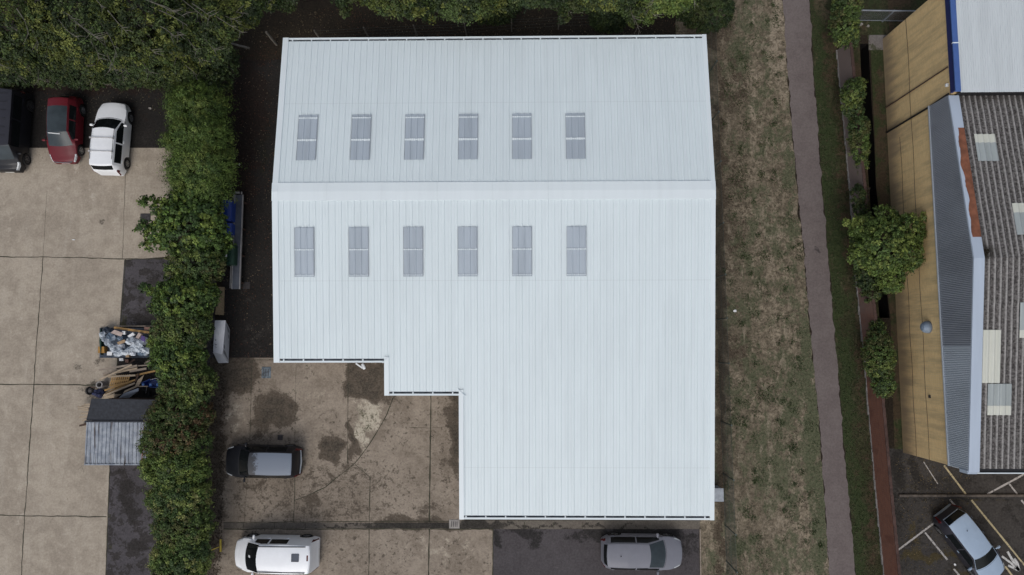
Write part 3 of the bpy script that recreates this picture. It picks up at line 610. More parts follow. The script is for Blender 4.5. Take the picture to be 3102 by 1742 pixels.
# gutters
def gutter(x0, x1, y, out, first=.0):
    z = rz_(y-out*GUT)
    g = MB(); yi = y-out*GUT
    g.quad((x0, yi-out*.02, z-.12), (x1, yi-out*.02, z-.12), (x1, y-out*.07, z-.12), (x0, y-out*.07, z-.12)); gi = g
    gi.build('gutter_bed', MAT['slot'], bld)
    g = MB(); w = .095
    g.box(((x0+x1)/2, y-out*w/2, z-.03), (x1-x0, w, .03)); g.box(((x0+x1)/2, y-out*.012, z-.12), (x1-x0, .02, .16)); g.box(((x0+x1)/2, y-out*GUT/2, z-.20), (x1-x0, GUT, .02))
    g.build('gutter', MAT['trim_white'], bld)
    x = x0+first
    while x < x1-.1:
        g = MB(); g.box((x, y-out*GUT*.5, z-.012), (.07, GUT-.04, .02)); g.build('gutter_bracket', MAT['trim_white'], bld); x += 1.01
gutter(XL+.30, XR-.22, YN, 1, .2)
gutter(XL+.30, STEPS[1][0], STEPS[0][2], -1, .2); gutter(STEPS[1][0]+.24, STEPS[2][0], STEPS[1][2], -1, .2); gutter(STEPS[2][0]+.24, XR-.22, STEPS[2][2], -1, .1)
# rooflights
def rooflight(xc, y0, y1, mids):
    z0 = .045; g = MB(); w = PITCH*3; x0 = xc-w/2
    xs = []
    for k in range(3):
        a = x0+k*PITCH; xs += [(a, 0), (a+PITCH*.66, 0), (a+PITCH*.76, .03), (a+PITCH*.9, .03)]
    xs.append((x0+w, 0))
    for (xa, ha), (xb, hb) in zip(xs[:-1], xs[1:]):
        g.quad((xa, y0, rz_(y0)+ha+z0), (xb, y0, rz_(y0)+hb+z0), (xb, y1, rz_(y1)+hb+z0), (xa, y1, rz_(y1)+ha+z0))
    r = g.build('rooflight', MAT['skylight'], bld)
    for y, h in mids:
        g = MB(); n = 9
        for k in range(n): 
            x = x0+w*(k+.5)/n; g.box((x, y, rz_(y)+z0+.028), (w/n*.9, h*random.uniform(.75, 1.15), .02))
        o = g.build('fixing_strip', MAT['trim_white'], bld); o.location = (0, 0, 0)
        o.parent = r
    g = MB()
    for sx in (-1, 1): g.box((xc+sx*w/2, (y0+y1)/2, 0), (.018, y1-y0, .02))
    for q in range(len(g.v)): v = g.v[q]; g.v[q] = (v[0], v[1], v[2]+rz_(v[1])+z0+.012)
    o = g.build('frame', MAT['rail_grey'], bld); o.parent = r
for k in range(6):
    xa = P(774+134.6*k, 347, 5.75)[0]; xb = P(768+136.4*k, 634, 5.85)[0]; xc = (xa+xb)/2
    rooflight(xc, P(1100, 403, 5.95)[1], P(1100, 290, 5.65)[1], [(P(1100, 353, 5.8)[1], .10), (P(1100, 298, 5.65)[1], .06)])
    rooflight(xc, P(1100, 696, 5.7)[1], P(1100, 572, 5.95)[1], [(P(1100, 628, 5.85)[1], .06), (P(1100, 692, 5.7)[1], .03)])
# lamp under the eave, box on the east side
t = thing('floodlight', P(905, 921, 4.2), 'small white floodlight fixed under the front gutter of the warehouse', 'floodlight')
g = MB(); g.bar(P(895, 914, 4.4), P(912, 926, 4.25), .07, .06); g.build('arm', MAT['white'], t)
g = MB(); g.box(P(914, 922, 4.2), (.14, .32, .14), .5, bev=.03); g.build('lamp_head', MAT['white'], t)
t = thing('electrical_cabinet', P(1808, 1245, 0), 'small grey cabinet against the long side of the warehouse by the fence', 'cabinet')
p = P(1807, 1245, 1.0); g = MB(); g.box((p[0], p[1], .5), (.52, .66, 1.0), bev=.03); g.build('casing', MAT['grey_box'], t)
g = MB(); g.box((p[0]+.27, p[1], .5), (.02, .52, .8)); g.build('door', MAT['grey_box'], t)
g = MB(); g.box((p[0], p[1], 1.012), (.58, .72, .02)); g.build('lid', MAT['grey_box'], t)

# ------------------------------------------------------------------ right-hand buildings
BX = 21.70; BY0 = -6.02; BY1 = 12.72; BRY = 4.22; BR_Z, BE_Z = 7.2, 5.9
fac = thing('brick_workshop', (BX+9, BRY, 0), 'buff brick workshop with grey lichen covered corrugated roof and rusted verge', 'workshop')
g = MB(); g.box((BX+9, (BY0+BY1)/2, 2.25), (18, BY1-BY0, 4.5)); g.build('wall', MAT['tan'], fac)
def bz(y): return BR_Z-(BR_Z-BE_Z)*abs(y-BRY)/((BY1-BY0)/2)*((BY1-BY0)/2/(BRY-BY0) if y < BRY else 1)
g = MB(); n = 150
ys = np.linspace(BY0-.02, BY1, n)
def clad(y0, y1, mat, name):
    g = MB(); m = int((y1-y0)/.09); yy = np.linspace(y0, y1, m*2+1)
    for i in range(len(yy)-1):
        o1 = -.10-(.03 if i % 2 else 0); o2 = -.10-(.03 if (i+1) % 2 else 0)
        g.quad((BX+o1, yy[i], 4.42), (BX+o2, yy[i+1], 4.42), (BX+o2, yy[i+1], bz(yy[i+1])-.02), (BX+o1, yy[i], bz(yy[i])-.02))
    g.build(name, mat, fac)
yq = P(2430, 870, 5.5)[1]
clad(BY0, yq, MAT['clad_pale'], 'gable_cladding'); clad(yq, BY1, MAT['clad_grey'], 'gable_cladding')
g = MB(); g.bar((BX-.10, BY0, 4.40), (BX-.10, BY1, 4.40), .12, .07); g.build('drip_flashing', MAT['clad_pale'], fac)
# verge
def vstrip(x0, x1, y0, y1, up, mat, name, ragged=False, drop=.09):
    g = MB(); n = max(4, int(abs(y1-y0)/.12)); yy = [y for y in np.linspace(y0, y1, n)]
    if y0 < BRY < y1: yy = sorted(yy+[BRY])
    pr = None
    for y in yy:
        xx = x0+(.05*math.sin(y*1.9)+.035*math.sin(y*5.3+1)+random.uniform(-.012, .012) if ragged else 0)
        cur = (xx, y, bz(y)+up), (x1, y, bz(y)+up), (xx, y, bz(y)+up-drop)
        if pr: g.quad(pr[0], pr[1], cur[1], cur[0]); g.quad(pr[2], pr[0], cur[0], cur[2])
        pr = cur
    g.build(name, mat, fac)
vstrip(BX-.12, BX+.39, BY0-.05, BY1-.06, .07, MAT['flash_blue'], 'verge_flashing')
vstrip(BX+.02, BX+.39, P(2435, 598, 6.9)[1], P(2410, 322, 6.3)[1], .078, MAT['rust'], 'rust_patch', True, .005)
# corrugated roof
def corr(y0, y1, name, x0=BX+.36, x1=BX+18.5):
    pitch = .285; nx = int((x1-x0)/pitch*8); ny = 40
    X, Y = np.meshgrid(np.linspace(x0, x1, nx), np.linspace(y0, y1, ny))
    ph = np.cos((X-x0)/pitch*2*np.pi); lap = np.clip(((Y-y0) % 2.6)/2.6, 0, 1)*.02
    Z = np.vectorize(bz)(Y)+.045*ph+lap*(1 if y1 > BRY else -1)
    pts = np.stack([X, Y, Z], -1).reshape(-1, 3)
    f = [(i*nx+j, i*nx+j+1, (i+1)*nx+j+1, (i+1)*nx+j) for i in range(ny-1) for j in range(nx-1)]
    me = bpy.data.meshes.new(name); me.from_pydata([tuple(p) for p in pts], [], f); me.materials.append(MAT['asbestos'])
    ca = me.color_attributes.new('A', 'FLOAT_COLOR', 'POINT'); 
    rr = np.exp(-((Y-BRY-.3)/.7)**2)*.75*np.clip(1.1-(X-x0)/2.0, .25, 1)+np.exp(-((Y-BY1)/.9)**2)*.6+np.exp(-((Y-10.9)/.12)**2)*.5
    gg = np.clip((ph-.45)/.5, 0, 1)
    ca.data.foreach_set('color', np.stack([rr, gg, rr*0, rr*0+1], -1).reshape(-1).astype(np.float32))
    me.polygons.foreach_set('use_smooth', [True]*len(me.polygons))
    o = bpy.data.objects.new(name, me); C.objects.link(o); o.parent = fac; me.transform(Matrix.Translation(-Vector(fac.location))); return o
corr(BY0+.12, BRY, 'south_roof_slope'); corr(BRY, BY1-.02, 'north_roof_slope')
def flight(u0, u1, v0, v1, mat, pale=None):
    zc = 6.6; a = P(u0, v1, zc); b = P(u1, v0, zc); pitch = .285; n = max(8, int((b[0]-a[0])/pitch*8))
    def mesh(y0, y1, up, m, name, par=None):
        g = MB(); xs = np.linspace(a[0], b[0], n)
        for i in range(n-1):
            h = [.047*math.cos((x-BX-.36)/pitch*2*math.pi)+up for x in xs[i:i+2]]
            g.quad((xs[i], y0, bz(y0)+h[0]), (xs[i+1], y0, bz(y0)+h[1]), (xs[i+1], y1, bz(y1)+h[1]), (xs[i], y1, bz(y1)+h[0]))
        o = g.build(name, m, fac, True); 
        if par: o.parent = par
        return o
    r = mesh(a[1], b[1], .03, mat, 'rooflight')
    if pale: 
        t0, t1 = pale; mesh(a[1]+(b[1]-a[1])*t0, a[1]+(b[1]-a[1])*t1, .036, MAT['skylight_cream'], 'overlap_strip', r)
flight(2463, 2513, 333, 404, MAT['skylight_pale'], (.68, 1)); flight(2540, 2610, 513, 594, MAT['skylight_pale'], (.7, 1)); flight(2560, 2630, 762, 850, MAT['skylight_pale'], (0, .22))
flight(2474, 2511, 830, 964, MAT['skylight_cream']); flight(2494, 2550, 966, 1046, MAT['skylight_pale'], (0, .3))
g = MB(); g.box((BX+9.3, BY0-.10, BE_Z-.07), (18.4, .05, .12)); g.box((BX+9.3, BY0+.02, BE_Z-.14), (18.4, .26, .02)); g.build('gutter', MAT['trim_white'], fac)
g = MB(); g.quad((BX+.3, BY0-.07, BE_Z-.09), (BX+18.5, BY0-.07, BE_Z-.09), (BX+18.5, BY0+.12, BE_Z-.09), (BX+.3, BY0+.12, BE_Z-.09)); g.build('gutter_bed', MAT['black'], fac)
g = MB(); g.box((BX-.02+.1, BY0-.06, BE_Z-.30), (.46, .16, .62)); g.build('corner_flashing', MAT['flash_blue'], fac)
# upper building
upb = thing('white_roofed_unit', (BX+9, 15.5, 0), 'brick unit with pale ribbed metal roof and blue fascia behind the corrugated workshop', 'industrial unit')
UY0 = BY1+.02; UY1 = float(P(2222, 98)[1]); UZ = 6.56
g = MB(); g.box((BX+9.01, (UY0+UY1)/2, 3.08), (18, UY1-UY0, 6.16)); g.build('wall', MAT['tan'], upb)
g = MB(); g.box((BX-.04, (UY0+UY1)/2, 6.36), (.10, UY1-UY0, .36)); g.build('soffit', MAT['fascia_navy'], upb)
g = MB(); g.box((BX+.045, (UY0+UY1)/2, 6.56), (.27, UY1-UY0+.1, .10)); g.build('fascia', MAT['fascia_blue'], upb)
g = MB(); yj = P(2402, 101, 6.9)[1]; g.box((BX+.045, yj, 6.57), (.29, .05, .11)); g.build('fascia_joint', MAT['trim_white'], upb)
g = MB(); pt = .12; n = int(17.8/pt); yy = [UY0-.10, UY1+.12]
uz = lambda y: UZ+.012*(y-UY0)
for k in range(n):
    a = BX+.185+k*pt
    for xa, xb, ha, hb in ((a, a+pt*.72, 0, 0), (a+pt*.72, a+pt*.8, 0, .02), (a+pt*.8, a+pt*.92, .02, .02), (a+pt*.92, a+pt, .02, 0)):
        g.quad((xa, yy[0], uz(yy[0])+ha), (xb, yy[0], uz(yy[0])+hb), (xb, yy[-1], uz(yy[-1])+hb), (xa, yy[-1], uz(yy[-1])+ha))
g.build('roof', MAT['roof_pale'], upb)
g = MB(); g.box((BX+9.1, UY0-.06, UZ-.32), (17.8, .05, .60)); g.build('roof_edge_shadow', MAT['black'], upb)  # added black strip, stands in for the shadow below the pale roof
# pipes and fittings on the long wall
g = MB(); a = (BX-.05, BY1-.05, .05); b = (BX-.05, BY1-.02, 4.5); g.tube([a, b, (BX-.14, BY1+.02, 6.1)], .055); one(g, 'downpipe', MAT['black'], (BX-.05, BY1, 0), 'black downpipe running up the brick wall where workshop and unit meet', 'downpipe', smooth=True)
g = MB(); p = P(2228, 272, 0); g.tube([(BX-.03, p[1], .05), (BX-.03, p[1], 6.0)], .035); one(g, 'downpipe', MAT['wood_dark'], (BX-.03, p[1], 0), 'thin rusty black pipe on the tall brick wall left of the blue fascia', 'downpipe', smooth=True)
for dy, yb0, yb1, z_ in ((0, BY0, UY1, 2.55), (0, BY0, 12, 1.35)):
    n = 60; g = MB()
    for k in range(n):
        ya = yb0+(yb1-yb0)*k/n; yb = yb0+(yb1-yb0)*(k+1)/n; g.box((BX-.006, (ya+yb)/2, z_+.03*math.sin(k*.5)), (.012, yb-ya, .022))
    one(g, 'cable', MAT['wood_dark'], (BX, 3, z_), 'thin dark cable running along the long buff brick wall, the '+('upper' if z_ > 2 else 'lower')+' of the two', 'cable')
t = thing('wall_lamp', (BX-.1, P(2331, 823, 3.2)[1], 3.0), 'round grey lamp on the long buff brick wall above the round bush', 'wall lamp')
y_ = P(2331, 823, 3.2)[1]; zz_ = 3.2
for z_try in np.linspace(2, 4.5, 60):
    if abs(P(2331, 823, z_try)[0]-(BX-.1)) < .05: zz_ = z_try
g = MB(); g.lathe((BX-.01, P(2331, 823, zz_)[1], zz_), [(.30, 0), (.32, -.12), (.29, -.25), (.19, -.36), (.01, -.40)], 20, 'X'); g.build('dome', MAT['ring'], t, True)
g = MB(); g.lathe((BX-.01, P(2331, 823, zz_)[1], zz_), [(.33, 0), (.33, -.03), (.30, -.04)], 20, 'X'); g.build('rim', MAT['vent'], t, True)
g = MB(); g.box((BX-.05, P(2389, 214, 5.9)[1], 5.9), (.14, .16, .12), bev=.02); one(g, 'security_light', MAT['white'], (BX-.05, 12.9, 5.9), 'tiny white light fitting on the wall below the corner of the blue fascia', 'light')
g = MB(); g.box((BX-.02, P(2329, 998, 3)[1], 2.9), (.05, .16, .16)); one(g, 'wall_vent', MAT['cover'], (BX, P(2329, 998, 3)[1], 2.9), 'small dark square vent on the buff wall south of the round lamp', 'vent')

# ------------------------------------------------------------------ red brick boundary wall
wb = [(2535, 153), (2548, 290), (2560, 415), (2577, 597), (2590, 820), (2619, 1089), (2627, 1200), (2652, 1482), (2677, 1739), (2692, 1880)]
g = MB(); gm = MB(); gc = MB()
WH = 1.6
for i in range(len(wb)-1):
    a, b = PS(*wb[i]), PS(*wb[i+1]); d = b-a; n = max(1, int(np.linalg.norm(d)/.5))
    for k in range(n):
        p = a+d*k/n; q = a+d*(k+1)/n
        for x0, x1 in ((0, .11),):
            g.quad((p[0], p[1], 0), (p[0], p[1], WH), (q[0], q[1], WH), (q[0], q[1], 0)); g.quad((p[0]+.11, p[1], 0), (q[0]+.11, q[1], 0), (q[0]+.11, q[1], WH), (p[0]+.11, p[1], WH))
            gc.box(((p[0]+q[0])/2+.055, (p[1]+q[1])/2, WH+.02), (.13+abs(p[0]-q[0]), abs(q[1]-p[1])-.006, .04))
        w = random.uniform(.03, .09); gm.box(((p[0]+q[0])/2-w/2-.002, (p[1]+q[1])/2, .03), (w, abs(q[1]-p[1])+.01, random.uniform(.05, .12)))
t = thing('boundary_wall', tuple(PS(2600, 950)), 'long low red brick boundary wall beside the grass strip, limewashed at its far end', 'wall')
g.build('brickwork', MAT['redwall'], t); gm.build('footing', MAT['limestone'], t); gc.build('coping', MAT['coping'], t)

# ------------------------------------------------------------------ fences
def post(loc, h, mat, lean=(0, 0)):
    g = MB(); g.tube([(loc[0], loc[1], 0), (loc[0]+lean[0], loc[1]+lean[1], h)], [.055, .045], 6); return g
# east chain-link fence
FX = [(24, 11.25), (16, 11.15), (5, 11.3), (0, 11.35), (-9, 11.45), (-15, 11.5)]
fx = lambda y: float(np.interp(y, [q[0] for q in FX[::-1]], [q[1] for q in FX[::-1]]))
t = thing('chain_link_fence', (11.3, 3, 0), 'green chain link fence with dark posts between the warehouse and the dry grass', 'fence')
g = MB(); H = 1.95; y = -15.5; dz = .085
def wire(g, p, q, w=.007):
    n = len(g.v); d = np.array(q)-np.array(p); g.v += [(p[0], p[1]-w, p[2]), (p[0], p[1]+w, p[2]), (q[0], q[1]+w, q[2]), (q[0], q[1]-w, q[2])]; g.f.append((n, n+1, n+2, n+3))
y = -15.5
while y < 20:
    wire(g, (fx(y), y, 0), (fx(y+H), y+H, H)); wire(g, (fx(y+H)+.004, y+H, 0), (fx(y)+.004, y, H)); y += .075
for z_ in (.05, 1.0, 1.94): g.tube([(fx(q), q, z_) for q in np.linspace(-15.5, 20, 20)], .006, 4)
g.build('mesh', MAT['wire'], t)
for vpx in (153, 281, 405, 560, 690, 800, 914, 1070, 1208, 1345, 1440):
    p = P(1820, vpx, 2.0); g = MB(); g.tube([(fx(p[1]), p[1], 0), (fx(p[1]), p[1], 2.0)], [.035, .035], 6); g.box((fx(p[1]), p[1], 2.01), (.08, .08, .03)); g.build('post', MAT['wire'], t)
# north fence of concrete posts
posts = [(953, 94), (1102, 85), (1253, 79), (1407, 73), (1549, 60), (1695, 52)]
t = thing('wire_fence', tuple(PS(1300, 100)), 'old wire fence on slim concrete posts behind the warehouse under the trees', 'fence')
pp = [PS(x, y, 1.5) for x, y in posts]; pp = [pp[0]-(pp[1]-pp[0])]+pp+[pp[-1]+(pp[-1]-pp[-2])]
for p in pp[1:]:
    g = MB(); g.box((p[0], p[1], .8), (.09, .09, 1.6), taper=.8); g.build('post', MAT['conc_post'], t)
g = MB()
for z_ in (.4, .8, 1.2, 1.5):
    for a, b in zip(pp[1:-1], pp[2:]): g.tube([(a[0], a[1], z_), ((a[0]+b[0])/2, (a[1]+b[1])/2, z_-.03), (b[0], b[1], z_)], .004, 4)
g.build('wires', MAT['wire'], t)
p = PS(807, 98, 1.65); g = MB(); g.box((p[0], p[1], .85), (.11, .11, 1.7), taper=.9); one(g, 'fence_post', MAT['conc_post'], (p[0], p[1], 0), 'lone upright grey post near the top left corner of the warehouse', 'post')
g = MB(); g.bar(PS(701, 132, .25), PS(755, 146, .9), .10, .10); one(g, 'fence_post', MAT['conc_post'], tuple(PS(701, 132, 0)), 'leaning grey post at the edge of the dark hedge, left of the lone upright post', 'post')
# galvanised fence, top right
t = thing('steel_fence', tuple(P(2240, 50)), 'galvanised steel mesh fence beside the far end of the buff brick unit', 'fence')
a = P(2166, 26, 1.35); b = P(2420, 30, 1.35)
g = MB(); g.tube([a, b], .045, 8); g.tube([a+np.array([0, 0, -1.2]), b+np.array([0, 0, -1.2])], .02, 6); g.build('rail', MAT['steel'], t, True)
g = MB()
for k in range(120):
    p = a+(b-a)*k/120; g.quad((p[0]-.005, p[1], .1), (p[0]+.005, p[1], .1), (p[0]+.005, p[1], 1.33), (p[0]-.005, p[1], 1.33))
for z_ in np.linspace(.2, 1.3, 9): g.quad((a[0], a[1], z_), (b[0], b[1], z_), (b[0], b[1], z_+.01), (a[0], a[1], z_+.01))
g.build('mesh', MAT['steel'], t)
for k in (0, .33, .66, 1):
    p = a+(b-a)*k; g = MB(); g.tube([(p[0], p[1], 0), (p[0], p[1], 1.4)], .04, 8); g.build('post', MAT['steel'], t, True)

# ------------------------------------------------------------------ foliage
def leaves(name, pts, nrm, L, W, cols, parent=None, origin=None, along=None):
    """one folded four-point leaf per row: centre, normal, length, width, colour"""
    n = len(pts); r = rng.normal(size=(n, 3)); r = r if along is None else r*.45+along; t = r-(r*nrm).sum(1, keepdims=True)*nrm; t /= np.linalg.norm(t, axis=1, keepdims=True)+1e-9
    b = np.cross(nrm, t); L = L[:, None]; W = W[:, None]
    v = np.stack([pts-t*L/2, pts+b*W/2+nrm*W*.15, pts+t*L/2, pts-b*W/2+nrm*W*.15], 1).reshape(-1, 3)
    if origin is not None: v = v-np.array(origin)
    me = bpy.data.meshes.new(name); me.vertices.add(4*n); me.vertices.foreach_set('co', v.reshape(-1).astype(np.float32))
    me.loops.add(4*n); me.loops.foreach_set('vertex_index', np.arange(4*n, dtype=np.int32))
    me.polygons.add(n); me.polygons.foreach_set('loop_start', np.arange(0, 4*n, 4, dtype=np.int32)); me.polygons.foreach_set('loop_total', np.full(n, 4, np.int32))
    me.update(calc_edges=True)
    ca = me.color_attributes.new('Col', 'FLOAT_COLOR', 'POINT')
    cc = np.concatenate([np.clip(cols, 0, 1), np.ones((n, 1))], 1); ca.data.foreach_set('color', np.repeat(cc, 4, 0).reshape(-1).astype(np.float32))
    me.materials.append(MAT['leaf']); o = bpy.data.objects.new(name, me); C.objects.link(o)
    if parent: o.parent = parent
    return o
def clumps(lobes, n, shell=.5, zmin=-.5):
    vol = np.array([l[3]*l[4]*l[5] for l in lobes])**.75; idx = rng.choice(len(lobes), n, p=vol/vol.sum())
    d = rng.normal(size=(n*3, 3)); d /= np.linalg.norm(d, axis=1, keepdims=True); d = d[d[:, 2] > zmin][:n]
    rad = shell+(1-shell)*rng.random(n)**.6
    L = np.array(lobes, float)[idx]; return L[:, :3]+d*rad[:, None]*L[:, 3:6], d
PAL = {
 'feather': [(.062, .098, .024), (.080, .120, .028), (.044, .074, .020), (.105, .136, .034)],
 'maple': [(.062, .102, .022), (.050, .084, .022), (.098, .132, .028), (.036, .064, .020)],
 'mixed': [(.056, .086, .022), (.042, .068, .022), (.090, .116, .030), (.066, .070, .026), (.034, .054, .018)],
 'rusty': [(.040, .066, .018), (.072, .046, .022), (.050, .074, .020), (.062, .062, .022), (.034, .052, .016)],
 'yellow': [(.068, .102, .026), (.105, .132, .034), (.048, .078, .022), (.150, .155, .055), (.040, .066, .022)],
 'olive': [(.064, .080, .018), (.036, .052, .014), (.098, .112, .026), (.018, .029, .010), (.046, .070, .020), (.024, .037, .013)],
 'dark': [(.026, .042, .014), (.020, .034, .013), (.036, .054, .016), (.045, .058, .018)],
 'bright': [(.088, .122, .028), (.066, .100, .024), (.118, .148, .036), (.050, .080, .022)],
}
def plant(name, label, cat, base, lobes, pal, n=260, per=46, spray=.42, cr=.26, leaf=(.13, .075), group=None, trunk=True, limbs=14, bark='bark_dark', twigs=0, shell=.5, zmin=-.45, upb=.5):
    t = thing(name, tuple(base), label, cat, group); pal_n = pal; pal = np.array(PAL[pal])
    n = int(n*2.7); per = max(12, int(per*.44)); cr = cr*.92; leaf = (leaf[0]*.92, leaf[1]*.92)
    c, d = clumps(lobes, n, shell, zmin); k = len(c)
    ci = rng.integers(0, len(pal), k)
    # neighbouring clumps share a tint: pick by a coarse cell hash
    cell = (np.floor(c[:, 0]/.8)*7+np.floor(c[:, 1]/.8)*13).astype(int) % len(pal); ci = np.where(rng.random(k) < .55, cell, ci)
    csz = rng.uniform(.5, 1.6, k)*cr
    off = rng.normal(size=(k, per, 3)); off /= np.linalg.norm(off, axis=2, keepdims=True); off *= (rng.random((k, per, 1))**.45)
    off[..., 2] *= .62
    if spray: off = off*.6+(d*np.array([1, 1, .3]))[:, None]*(rng.random((k, per, 1))*spray*rng.uniform(.2, 1.3, (k, 1, 1)))
    p = c[:, None]+off*csz[:, None, None]
    nr = off*.9+d[:, None]*.5+rng.normal(size=off.shape)*.45+np.array([0, 0, upb]); nr /= np.linalg.norm(nr, axis=2, keepdims=True)
    col = pal[ci][:, None]*(rng.uniform(.72, 1.4, (k, 1, 1)))*rng.uniform(.6, 1.6, (k, per, 1))*(1.22 if cat == 'tree' or pal_n == 'dark' else 1.34)
    p = p.reshape(-1, 3); nr = nr.reshape(-1, 3); m = len(p); ok = p[:, 2] > .05
    leaves('crown' if cat == 'tree' else 'foliage', p[ok], nr[ok], rng.uniform(.7, 1.3, m)[ok]*leaf[0], rng.uniform(.7, 1.3, m)[ok]*leaf[1], col.reshape(-1, 3)[ok], t, base, np.repeat(d, per, 0)[ok] if spray else None)
    if trunk:
        g = MB(); zt = min(l[2] for l in lobes); b = Vector(base); h = max(.5, zt*.75)
        r0 = .05+.016*zt*1.6; top = b+Vector((random.uniform(-.1, .1), random.uniform(-.1, .1), h))
        g.tube([b-Vector((0, 0, .05)), b+Vector((.03, .02, h*.5)), top], [r0*1.25, r0, r0*.85], 8)
        sel = rng.choice(k, min(limbs, k), replace=False)
        for s_ in sel:
            e = Vector(c[s_]); mid = top.lerp(e, .5)+Vector((random.uniform(-.2, .2), random.uniform(-.2, .2), .25))
            g.tube([top-Vector((0, 0, h*.1)), mid, e], [r0*.5, r0*.28, .012], 5, False)
        if not twigs: g.build('trunk', MAT[bark], t, True)
    if twigs:
        for q in range(int(twigs*.75)):       # bare pale twigs that fork over the top of the crown
            s_ = int(rng.integers(0, k)); e = Vector(c[s_]); l = lobes[0]; ctr = Vector((base[0], base[1], l[2]))
            o_ = (e-ctr); o_.z = abs(o_.z)*.4; 
            if o_.length < .5: continue
            o_.normalize(); st = e-o_*random.uniform(.6, 1.4)+Vector((0, 0, .38)); en = e+o_*random.uniform(.3, 1.2)+Vector((0, 0, random.uniform(.2, .5)))
            sd_ = Vector((-o_.y, o_.x, 0)); m1 = st.lerp(en, .5)+sd_*random.uniform(-.12, .12)
            g.tube([st, m1, en], [.022, .016, .007], 4, False)
            for z_ in range(3):
                t0 = random.uniform(.3, .9); a_ = m1.lerp(en, t0); b_ = a_+(o_*random.uniform(.2, .5)+sd_*random.uniform(-.5, .5)+Vector((0, 0, random.uniform(-.05, .15))))
                g.tube([a_, a_.lerp(b_, .5)+sd_*random.uniform(-.06, .06), b_], [.015, .011, .006], 4, False)
        g.build('trunk', MAT['bark'], t, True)
    return t
def lobe(u, v, z, rx, ry=None, rzz=None):
    p = P(u, v, z); return (p[0], p[1], z, rx, ry or rx, rzz or rx*.7)
# hedge, from the back of the yard to the road
hg = 'bushes of the tall hedge between the two yards'
def hedge(label, spec, pal, **k):
    spec = [(q[0]+random.uniform(-8, 8), q[1]+random.uniform(-6, 6), q[2], q[3]*random.uniform(.9, 1.05), q[4]*(1.35 if q[3] > 1.2 else 1.0), q[5]) for q in spec]
    l = [lobe(*s_) for s_ in spec]; b = P(spec[0][0], spec[0][1], spec[0][2]); return plant('hedge_bush', label, 'bush', (b[0], b[1], 0), l, pal, group=hg, limbs=10, **k)
FE = dict(leaf=(.17, .042), per=56, cr=.30, n=360, spray=1.9)
hedge('dark green bush at the far end of the hedge, where it meets the trees', [(520, 205, 2.2, 1.5, 1.0, 1.3), (550, 150, 2.2, 1.0, 1.1, 1.2), (470, 200, 2.0, 1.1, .8, 1.0)], 'dark', n=300)
hedge('feathery green hedge bush level with the white hatchback windscreen', [(505, 275, 2.6, 1.5, 1.15, 1.3), (462, 262, 2.2, .8, .8, .9)], 'feather', **FE)
hedge('feathery green hedge bush level with the back of the white hatchback', [(507, 345, 2.7, 1.55, 1.1, 1.3), (450, 352, 2.1, .6, .7, .8)], 'feather', **FE)
hedge('feathery yellow green hedge bush just south of the parked cars', [(510, 412, 2.7, 1.5, 1.1, 1.3), (455, 420, 2.1, .7, .7, .9)], 'feather', **FE)
hedge('narrow feathery hedge bush between the parked cars and the spreading leafy bush', [(505, 470, 2.6, 1.35, .9, 1.2), (475, 455, 2.3, .8, .8, .9)], 'feather', **FE)
hedge('broad leafy bush whose arms reach out over the manhole in the concrete yard', [(480, 560, 2.9, 1.9, 1.5, 1.3), (530, 600, 2.6, 1.1, 1.2, 1.1), (405, 590, 2.3, .9, .6, .6), (376, 505, 2.3, .55, .28, .3), (355, 497, 2.2, .3, .2, .2), (410, 520, 2.4, .6, .4, .4), (372, 572, 2.2, .6, .3, .35), (390, 618, 2.2, .65, .28, .35), (430, 545, 2.6, .9, .9, .7)], 'maple', leaf=(.17, .13), per=34, cr=.27, n=430, twigs=0)
hedge('dark leafy hedge bush beside the green bin', [(500, 662, 2.6, 1.6, .95, 1.2), (470, 690, 2.3, 1.2, .7, 1.0), (530, 660, 2.2, .8, .7, .9)], 'mixed', n=300)
hedge('leafy hedge bush with a long arm over the dark asphalt patch', [(465, 760, 2.7, 1.6, 1.05, 1.2), (400, 735, 2.2, .8, .3, .4), (372, 728, 2.1, .35, .2, .25), (400, 768, 2.2, .6, .4, .5), (505, 745, 2.3, 1.0, .9, 1.0)], 'maple', leaf=(.16, .11), n=320, per=40)
hedge('rust tinged hedge bush beside the plywood sheet', [(456, 825, 2.7, 1.55, 1.0, 1.2), (425, 830, 2.3, .8, .7, .9)], 'mixed', n=300)
hedge('bright leafy hedge bush hanging over the heap of rubbish bags', [(452, 895, 2.6, 1.55, 1.0, 1.2), (410, 890, 2.2, .8, .5, .6), (395, 865, 2.1, .5, .4, .5), (472, 900, 2.3, .9, .9, 1.0)], 'maple', n=320, leaf=(.15, .09))
hedge('dense hedge bush beside the timber heap', [(480, 965, 2.6, 1.5, 1.0, 1.2), (440, 975, 2.2, .9, .8, .9)], 'mixed', n=290)
hedge('rust red and green hedge bush beside the black felt shed roof', [(450, 1040, 2.7, 1.6, 1.0, 1.1), (390, 1045, 2.5, .7, .6, .5), (500, 1050, 2.2, 1.0, .9, .9)], 'rusty', n=340, leaf=(.12, .07))
hedge('rust tinged hedge bush hanging over the corrugated shed roof', [(440, 1105, 2.8, 1.6, .85, 1.1), (380, 1115, 2.5, .6, .5, .5), (500, 1110, 2.2, .9, .8, .9)], 'rusty', n=300, leaf=(.12, .07))
hedge('bright green hedge bush at the front corner of the corrugated shed', [(445, 1175, 2.7, 1.6, 1.0, 1.1), (385, 1175, 2.4, .8, .6, .7), (495, 1180, 2.2, .9, .9, .9)], 'bright', n=330)
hedge('yellow flecked hedge bush just in front of the corrugated shed', [(455, 1250, 2.6, 1.5, 1.0, 1.1), (405, 1255, 2.2, .7, .6, .7), (500, 1250, 2.1, .8, .8, .9)], 'yellow', n=320)
